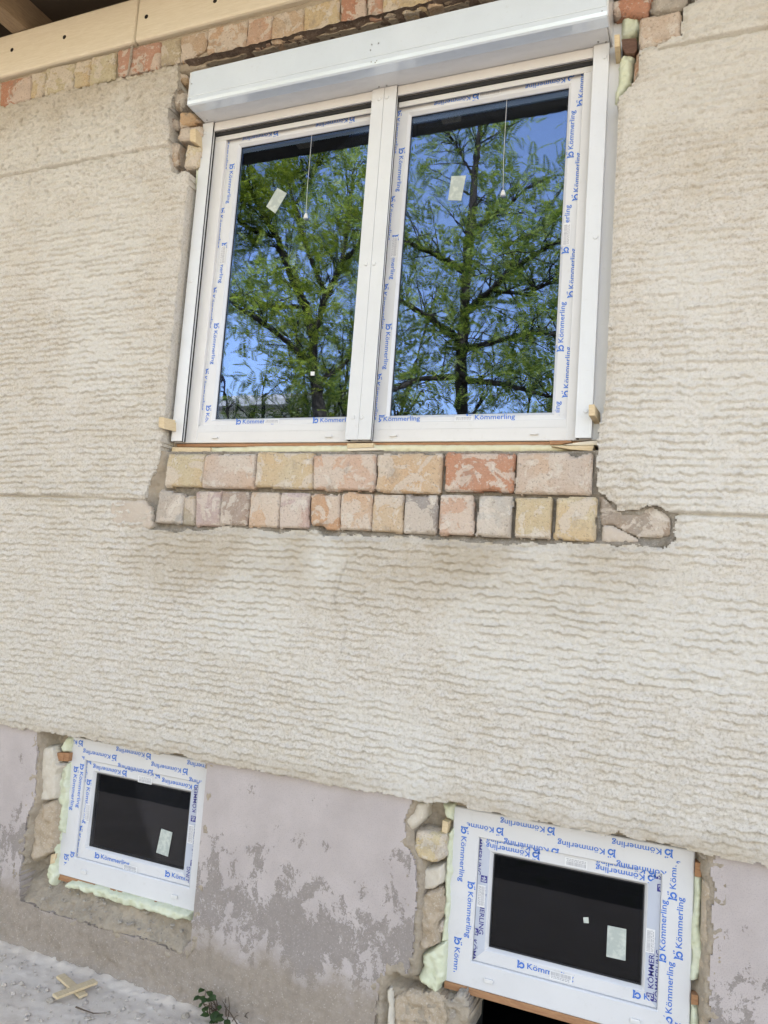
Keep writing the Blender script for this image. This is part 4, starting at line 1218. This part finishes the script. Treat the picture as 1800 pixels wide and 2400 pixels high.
wedge("right one of two small wood blocks at the left cellar window's upper left", zq(*ZL, [(606, 357), (672, 362), (660, 470), (601, 466)]), .048, .06, m_redwood, "wooden_block", "block")
wedge("pale wood chip at the left cellar window's lower left, beside the foam", zq(*ZF, [(330, 975), (365, 970), (352, 1030), (322, 1040)]), .050, .05)
wedge("small wood wedge at the upper left of the right cellar window", zq(*ZR, [(455, 240), (500, 260), (490, 345), (448, 330)]), .045, .05)
wedge("upper wood block at the right edge of the right cellar window", zq(*ZQ, [(1092, 400), (1142, 410), (1140, 520), (1088, 512)]), .055, .05, m_redwood, "wooden_block", "block")
wedge("lower wood block at the right edge of the right cellar window", zq(*ZQ, [(1062, 1430), (1118, 1440), (1118, 1515), (1060, 1510)]), .055, .05, m_redwood, "wooden_block", "block")

# ================================================================== GROUND
GZ = .045
gx = np.concatenate([np.linspace(-80, -6, 30)[:-1], np.arange(-6, -3.2, .1), np.arange(-3.2, -.8, .009), np.arange(-.8, 4, .1), np.linspace(4, 80, 30)])
gy = np.concatenate([np.linspace(-90, -4, 40)[:-1], np.arange(-4, -.75, .1), np.arange(-.75, .13, .009)])
GX, GY = np.meshgrid(gx, gy)
near = sstep(-1.1, -.75, GY) * sstep(-3.6, -3.2, GX) * sstep(-.5, -.85, GX)
GH = GZ + near * (.010 * (fnoise(GX / .12, GY / .12, 201, 4) - .5) + .004 * (fnoise(GX / .025, GY / .025, 202, 3) - .5) + .004 * sstep(.68, .8, fnoise(GX / .02, GY / .02, 203, 2))) + sstep(-.06, .0, GY) * near * .02 * fnoise(GX / .05, GY / .05, 204, 3) + .15 * (1 - near) * (fnoise(GX / 3, GY / 3, 205, 2) - .5) * sstep(-1, -6, GY)
ii, jj = np.meshgrid(np.arange(len(gy) - 1), np.arange(len(gx) - 1), indexing='ij'); a = (ii * len(gx) + jj).ravel()
quads = np.stack([a, a + 1, a + len(gx) + 1, a + len(gx)], 1)
go = mesh_obj("ground", np.stack([GX.ravel(), GY.ravel(), GH.ravel()], 1), quads, m_ground, None, True)
go.data.materials.append(m_yard)
yc = (GY[:-1, :-1] + .1).ravel(); go.data.polygons.foreach_set("material_index", (yc < -1.6).astype(np.int32))
tag(go, kind="structure")

rnd = random.Random(5)
def stone_mesh(m, c, r, rnd):
    bm = bmesh.new(); bmesh.ops.create_icosphere(bm, subdivisions=1, radius=1)
    sx, sy, sz = r * rnd.uniform(.7, 1.2), r * rnd.uniform(.7, 1.2), r * rnd.uniform(.4, .75); an = rnd.uniform(0, 6.28)
    V = []
    for v in bm.verts:
        k = rnd.uniform(.75, 1.15); x, y, z = v.co.x * sx * k, v.co.y * sy * k, v.co.z * sz * k
        V.append((c[0] + x * math.cos(an) - y * math.sin(an), c[1] + x * math.sin(an) + y * math.cos(an), c[2] + z))
    m.add(V, [[v.index for v in f.verts] for f in bm.faces]); bm.free()
gv = MB()
for k in range(800):
    x = rnd.uniform(-3.1, -1.0); y = -abs(rnd.gauss(0, .28)) - .01
    if y < -.8: continue
    stone_mesh(gv, (x, y, GZ + .003), abs(rnd.gauss(.0, .0045)) + .0018, rnd)
tag(gv.build("gravel", m_crumb), "loose grey crumbs of mortar scattered along the wall foot", "gravel", kind="stuff")
lg = MB()      # crumbs on the broken ledge
for k in range(120):
    x = rnd.uniform(-2.45, -1.75); t = rnd.random()
    stone_mesh(lg, (x, .0 + t * .075, .225 + t * .075 + .004), abs(rnd.gauss(0, .004)) + .002, rnd)
tag(lg.build("ledge_crumbs", m_rubble, house), kind="stuff")
def stone(label, px, py, r):
    q = atz(px, py, GZ + r * .3); m = MB(); stone_mesh(m, (0, 0, 0), r, random.Random(int(px)))
    o = m.build("stone", m_rubble); o.location = tuple(q); tag(o, label, "stone")
stone("angular grey stone on the ground left of the weed", 434, 2380, .020)
stone("pale mortar chunk at the lower tip of the crossed slats", 119, 2345, .017)
stone("small pale stone touching the slats where they cross", 151, 2317, .010)
stone("small stone at the wall foot near the left picture edge", 49, 2258, .010)
stone("stone crumb lying right of the thin twig", 254, 2374, .010)
stone("pale stone in the dust below the thin twig", 208, 2386, .012)

def slat(label, a_px, b_px, w, z, th=.010):
    A = Vector(atz(*a_px, z)); B = Vector(atz(*b_px, z)); d = (B - A); L = d.length; mid = (A + B) / 2
    m = MB(); m.box(-w / 2, w / 2, -th / 2, th / 2, -L / 2, L / 2, .002)
    V = [(x + (.004 * math.sin(zc * 40)), y, zc) for x, y, zc in m.v]
    o = mesh_obj("wood_offcut", V, m.f, m_wood)
    o.location = mid
    zax = d.normalized(); yax = Vector((0, 0, 1)); yax = (yax - zax * yax.dot(zax)).normalized(); xax = yax.cross(zax)
    mm = Matrix((xax, yax, zax)).transposed(); o.rotation_euler = mm.to_euler()
    tag(o, label, "offcut", "crossed offcuts on the ground")
slat("short pale offcut lying underneath, lower one of the crossed pair", (140, 2287), (197, 2334), .032, GZ + .012)
slat("short pale offcut lying on top of the other in the crossed pair", (128, 2336), (224, 2300), .034, GZ + .024)
tw = [atz(178, 2360, GZ + .008), atz(195, 2367, GZ + .014), atz(219, 2375, GZ + .010), atz(250, 2374, GZ + .006)]
tag(MB().tube(tw, [.003, .0025, .002, .001], 6).build("twig", m_stem), "thin dark twig lying in the dust below the crossed offcuts", "twig")

# weed at the foot of the wall
wq = atz(500, 2385, GZ)
weed = empty("weed", tuple(wq), "small green weed with dark stems growing at the wall foot", "plant")
rnd = random.Random(11)
lv = MB(); stm = MB()
def leaf(m, base, d, up, L, w):
    d = Vector(d).normalized(); up = Vector(up).normalized(); s = d.cross(up).normalized(); up = s.cross(d)
    b0 = Vector(base); V = [b0]
    for t, ww in ((.25, .75), (.5, 1), (.75, .7)):
        c_ = b0 + d * L * t - up * L * .25 * t * t
        V += [c_ - s * w * ww + up * .12 * w, c_, c_ + s * w * ww + up * .12 * w]
    V.append(b0 + d * L - up * L * .28)
    m.add([tuple(v) for v in V], [(0, 2, 1), (0, 3, 2), (1, 2, 5, 4), (2, 3, 6, 5), (4, 5, 8, 7), (5, 6, 9, 8), (7, 8, 10), (8, 9, 10)])
for px, py, hh, L in ((478, 2318, .13, .05), (492, 2322, .12, .045), (470, 2335, .10, .045), (486, 2340, .09, .05), (502, 2345, .06, .05), (500, 2372, .05, .055), (515, 2376, .04, .06), (492, 2380, .04, .05), (508, 2392, .02, .05), (526, 2390, .03, .05), (480, 2360, .07, .04), (520, 2362, .05, .035), (475, 2352, .08, .035)):
    q = Vector(at(px, py, -.05 - .04 * rnd.random()))
    g0 = Vector((wq[0] + rnd.uniform(-.03, .03), wq[1] + .02 + rnd.uniform(-.02, .02), GZ))
    stm.tube([g0, (g0 + q) / 2 + Vector((0, -.01, .015)), q], [.0022, .0017, .001], 5)
    for j in range(2):
        leaf(lv, q, (rnd.uniform(-1, 1), rnd.uniform(-1, .1), rnd.uniform(-.4, .4)), (0, -.3, 1), L * rnd.uniform(.45, .8), L * .24)
for k in range(22):
    g0 = Vector((wq[0] + rnd.uniform(-.06, .12), wq[1] + rnd.uniform(-.02, .06), GZ)); e_ = g0 + Vector((rnd.uniform(-.05, .05), rnd.uniform(-.05, .02), rnd.uniform(.02, .09)))
    stm.tube([g0, (g0 + e_) / 2 + Vector((rnd.uniform(-.01, .01), 0, .01)), e_], [.002, .0016, .0008], 4)
lv.build("leaves", m_weed, weed); stm.build("stems", m_stem, weed)

# ================================================================== WHAT THE PANES MIRROR: trees and a house across the yard
def mirror_pt(px, py, T):               # place at distance T in front of the wall seen in the pane at a pixel
    q = at(px, py, YGL); k = (CAM_D + 2 * YGL + T) / (CAM_D + YGL)
    return Vector((q[0] * k, -T, CAM_H + (q[2] - CAM_H) * k))

def frond_template(n=9, L=.32, lw=.022, ll=.10):
    V, F = [], []
    for i in range(n):
        t = .18 + .82 * i / (n - 1); env = math.sin(math.pi * min(1, .25 + .72 * t)) ** .6
        for s in (-1, 1):
            b0 = np.array([0, L * t, -.22 * L * t * t]); d = np.array([s * .9, .45, -.25]); d /= np.linalg.norm(d)
            w = np.array([-s * .4, .9, .05]); w /= np.linalg.norm(w)
            l_ = ll * env; k = len(V)
            V += [b0, b0 + d * l_ * .45 + w * lw * .5, b0 + d * l_, b0 + d * l_ * .45 - w * lw * .5]
            F.append((k, k + 1, k + 2, k + 3))
    return np.array(V), np.array(F)
FT = frond_template()

def make_tree(name, label, trunk, branches, nf, mat, seed, spread=.55, scale=1.0):
    rnd = random.Random(seed); rs = np.random.RandomState(seed)
    root = empty(name, (trunk[0][0].x, trunk[0][0].y, 0), label, "tree", "trees mirrored in the panes")
    m = MB()
    m.tube([p for p, r in trunk], [r for p, r in trunk], 9)
    tips = []
    for br_ in branches:
        m.tube([p for p, r in br_], [r * .55 for p, r in br_], 6)
        pts = [p for p, r in br_]
        for i in range(len(pts) - 1):
            for s in range(4):
                t = (s + rnd.random()) / 4
                if i + t > .35: tips.append((pts[i].lerp(pts[i + 1], t), (pts[i + 1] - pts[i]).normalized()))
    for i in range(1, len(trunk) - 1):
        for s in range(3): tips.append((trunk[i][0].lerp(trunk[i + 1][0], rnd.random()), Vector((rnd.gauss(0, 1), rnd.gauss(0, 1), .3)).normalized()))
    # twigs
    ends = []
    for c_, d in tips:
        for j in range(3):
            dd = (d * .8 + Vector((rnd.gauss(0, .7), rnd.gauss(0, .7), rnd.gauss(.25, .5)))).normalized()
            e_ = c_ + dd * rnd.uniform(.35, 1.0) * scale
            m.tube([c_, c_.lerp(e_, .5) + Vector((0, 0, .05)), e_], [.012, .008, .004], 4)
            ends.append((c_.lerp(e_, rnd.uniform(.3, 1)), dd)); ends.append((e_, dd))
    m.build("trunk", m_bark, root)
    n = nf
    idx = rs.randint(0, len(ends), n)
    Ps = np.array([ends[i][0][:] for i in idx]) + rs.normal(0, .20 * scale, (n, 3))
    Ds = np.array([ends[i][1][:] for i in idx]) * .6 + rs.normal(0, .6, (n, 3)); Ds[:, 2] += .1
    Ds /= np.linalg.norm(Ds, axis=1)[:, None]
    up = rs.normal(0, .35, (n, 3)); up[:, 2] += 1
    Xa = np.cross(Ds, up); Xa /= np.linalg.norm(Xa, axis=1)[:, None]
    Za = np.cross(Xa, Ds)
    sc = rs.uniform(.6, 1.15, n) * scale
    tv, tf = FT
    V = Ps[:, None] + sc[:, None, None] * (tv[None, :, 0, None] * Xa[:, None] + tv[None, :, 1, None] * Ds[:, None] + tv[None, :, 2, None] * Za[:, None])
    F = tf[None] + (np.arange(n) * len(tv))[:, None, None]
    mesh_obj("crown", V.reshape(-1, 3), F.reshape(-1, 4), mat, root)
    return root
mp = mirror_pt
T1 = 8.0
def chain(T, pts): return [(mp(x, y, T + dt), r) for x, y, dt, r in pts]
tr = chain(T1, [(752, 985, 0, .10), (740, 900, 0, .095), (730, 850, 0, .09), (735, 790, 0, .08), (715, 720, .1, .07)])
tr.insert(0, (Vector((tr[0][0].x + .1, tr[0][0].y, 0)), .32))
brs = [chain(T1, [(715, 720, .1, .14), (680, 640, 0, .11), (650, 560, -.3, .09), (600, 470, -.6, .06), (560, 400, -.9, .04)]),
       chain(T1, [(735, 790, 0, .13), (765, 690, .3, .11), (800, 620, .2, .09), (815, 520, .4, .06), (830, 400, .5, .04)]),
       chain(T1, [(765, 690, .3, .08), (720, 590, .4, .06), (690, 480, .2, .05), (670, 400, .3, .03)]),
       chain(T1, [(800, 620, .2, .07), (850, 560, .1, .05), (890, 480, .1, .03)]),
       chain(T1, [(728, 850, 0, .10), (660, 790, -.4, .07), (590, 740, -.8, .05), (530, 700, -1., .03)]),
       chain(T1, [(715, 720, 0, .08), (640, 720, .5, .06), (570, 690, .8, .04)]),
       chain(T1, [(690, 480, .2, .05), (740, 400, .4, .04), (760, 330, .4, .03)]),
       chain(T1, [(735, 900, 0, .08), (800, 860, .4, .06), (860, 800, .6, .04)]),
       chain(T1, [(660, 560, -.2, .06), (590, 540, -.5, .05), (530, 480, -.8, .03)])]
make_tree("tree", "leafy yellow-green tree with forked trunk mirrored in the left pane", tr, brs, 3300, m_leaf1, 3)
T2 = 8.6
tr = chain(T2, [(1085, 975, 0, .11), (1080, 850, 0, .10), (1088, 740, 0, .095), (1095, 620, 0, .085), (1105, 520, 0, .075), (1112, 400, 0, .06), (1125, 300, .1, .045), (1135, 230, .1, .03)])
tr.insert(0, (Vector((tr[0][0].x + .1, tr[0][0].y, 0)), .34))
brs = [chain(T2, [(1088, 740, 0, .12), (1150, 680, -.5, .09), (1230, 610, -1, .06), (1320, 560, -1.3, .04)]),
       chain(T2, [(1095, 640, 0, .12), (1030, 600, -.4, .09), (960, 570, -.8, .06), (900, 560, -1., .04)]),
       chain(T2, [(1080, 820, 0, .12), (1160, 800, -.8, .08), (1250, 780, -1.4, .05), (1330, 790, -1.8, .03)]),
       chain(T2, [(1080, 800, 0, .12), (1000, 740, -.7, .08), (930, 700, -1.2, .05)]),
       chain(T2, [(1080, 880, 0, .10), (980, 890, -.8, .07), (910, 920, -1.2, .04)]),
       chain(T2, [(1080, 890, 0, .10), (1180, 900, -.8, .07), (1290, 930, -1.4, .04)]),
       chain(T2, [(1105, 540, 0, .08), (1180, 490, .2, .05), (1235, 440, .5, .03)]),
       chain(T2, [(1112, 420, 0, .05), (1070, 340, .2, .03), (1040, 300, .2, .02)]),
       chain(T2, [(1150, 680, -.5, .06), (1230, 690, -.8, .04), (1300, 660, -1, .03)]),
       chain(T2, [(1180, 580, 0, .06), (1280, 530, .1, .04), (1340, 480, .2, .03)])]
make_tree("tree", "tall dark green tree with upright trunk mirrored in the right pane", tr, brs, 2900, m_leaf2, 8)
T3 = 10.5
def bush(px, T, zt, n, seed, mat, label, w=1.2):
    c_ = mp(px, 960, T); g0 = Vector((c_.x, c_.y, 0)); rnd = random.Random(seed); brs = []
    for k in range(9):
        e_ = Vector((c_.x + rnd.gauss(0, w), c_.y + rnd.gauss(0, .6), zt * rnd.uniform(.75, 1.05)))
        brs.append([(g0.lerp(e_, .45), .07), (g0.lerp(e_, .7) + Vector((rnd.gauss(0, .2), 0, 0)), .05), (e_, .03)])
    make_tree("tree", label, [(g0, .2), (g0 + Vector((.05, 0, zt * .25)), .16), (g0 + Vector((0, 0, zt * .5)), .11)], brs, n, mat, seed)
bush(560, 10.5, 4.5, 260, 21, m_leaf2, "low dark tree at the lower left of the left pane's mirror image")
bush(690, 9.5, 5.0, 700, 22, m_leaf2, "low dark tree at the lower middle of the left pane's mirror image", 1.5)
bush(960, 9.6, 5.2, 800, 23, m_leaf2, "low dark tree at the lower left of the right pane's mirror image", 1.4)
bush(1240, 9.4, 5.4, 900, 24, m_leaf2, "low dark tree at the lower right of the right pane's mirror image", 1.5)
bush(835, 11.5, 7.6, 900, 25, m_leaf2, "slim dark tree mirrored beside the middle post in the left pane", .8)

# house across the yard
TH = 17.0
a0 = mp(440, 945, TH); a1 = mp(660, 945, TH)
nh = empty("house", (a0.x, -TH, 0), "white house with grey roof mirrored low in the left pane", "house")
hx0, hx1, hz = a0.x - 3, a1.x, a0.z
MB().box(hx0, hx1, -TH - 7, -TH, 0, hz - .05).build("wall", m_farwall, nh)
rf = MB()
rf.add([(hx0 - .5, -TH + .6, hz - .1), (hx1 + .5, -TH + .6, hz - .1), (hx1 + .5, -TH - 3.5, hz + 1.2), (hx0 - .5, -TH - 3.5, hz + 1.2), (hx0 - .5, -TH - 7.6, hz - .1), (hx1 + .5, -TH - 7.6, hz - .1),
        (hx0 - .5, -TH + .6, hz - .28), (hx1 + .5, -TH + .6, hz - .28), (hx1 + .5, -TH - 7.6, hz - .28), (hx0 - .5, -TH - 7.6, hz - .28)],
       [(0, 1, 2, 3), (3, 2, 5, 4), (6, 7, 1, 0), (4, 5, 8, 9), (7, 8, 5, 2, 1), (6, 0, 3, 4, 9), (6, 9, 8, 7)])
rf.build("roof", m_fartile, nh)
for k in range(4):
    xw = hx0 + 1 + k * 2.2
    wo = MB().box(xw, xw + 1.1, -TH - .1, -TH + .04, hz - 2.1, hz - .8).build("window", m_pvc, nh)
    MB().box(xw + .1, xw + 1.0, -TH + .03, -TH + .05, hz - 2.0, hz - .9).build("glass_pane", m_dark, wo)
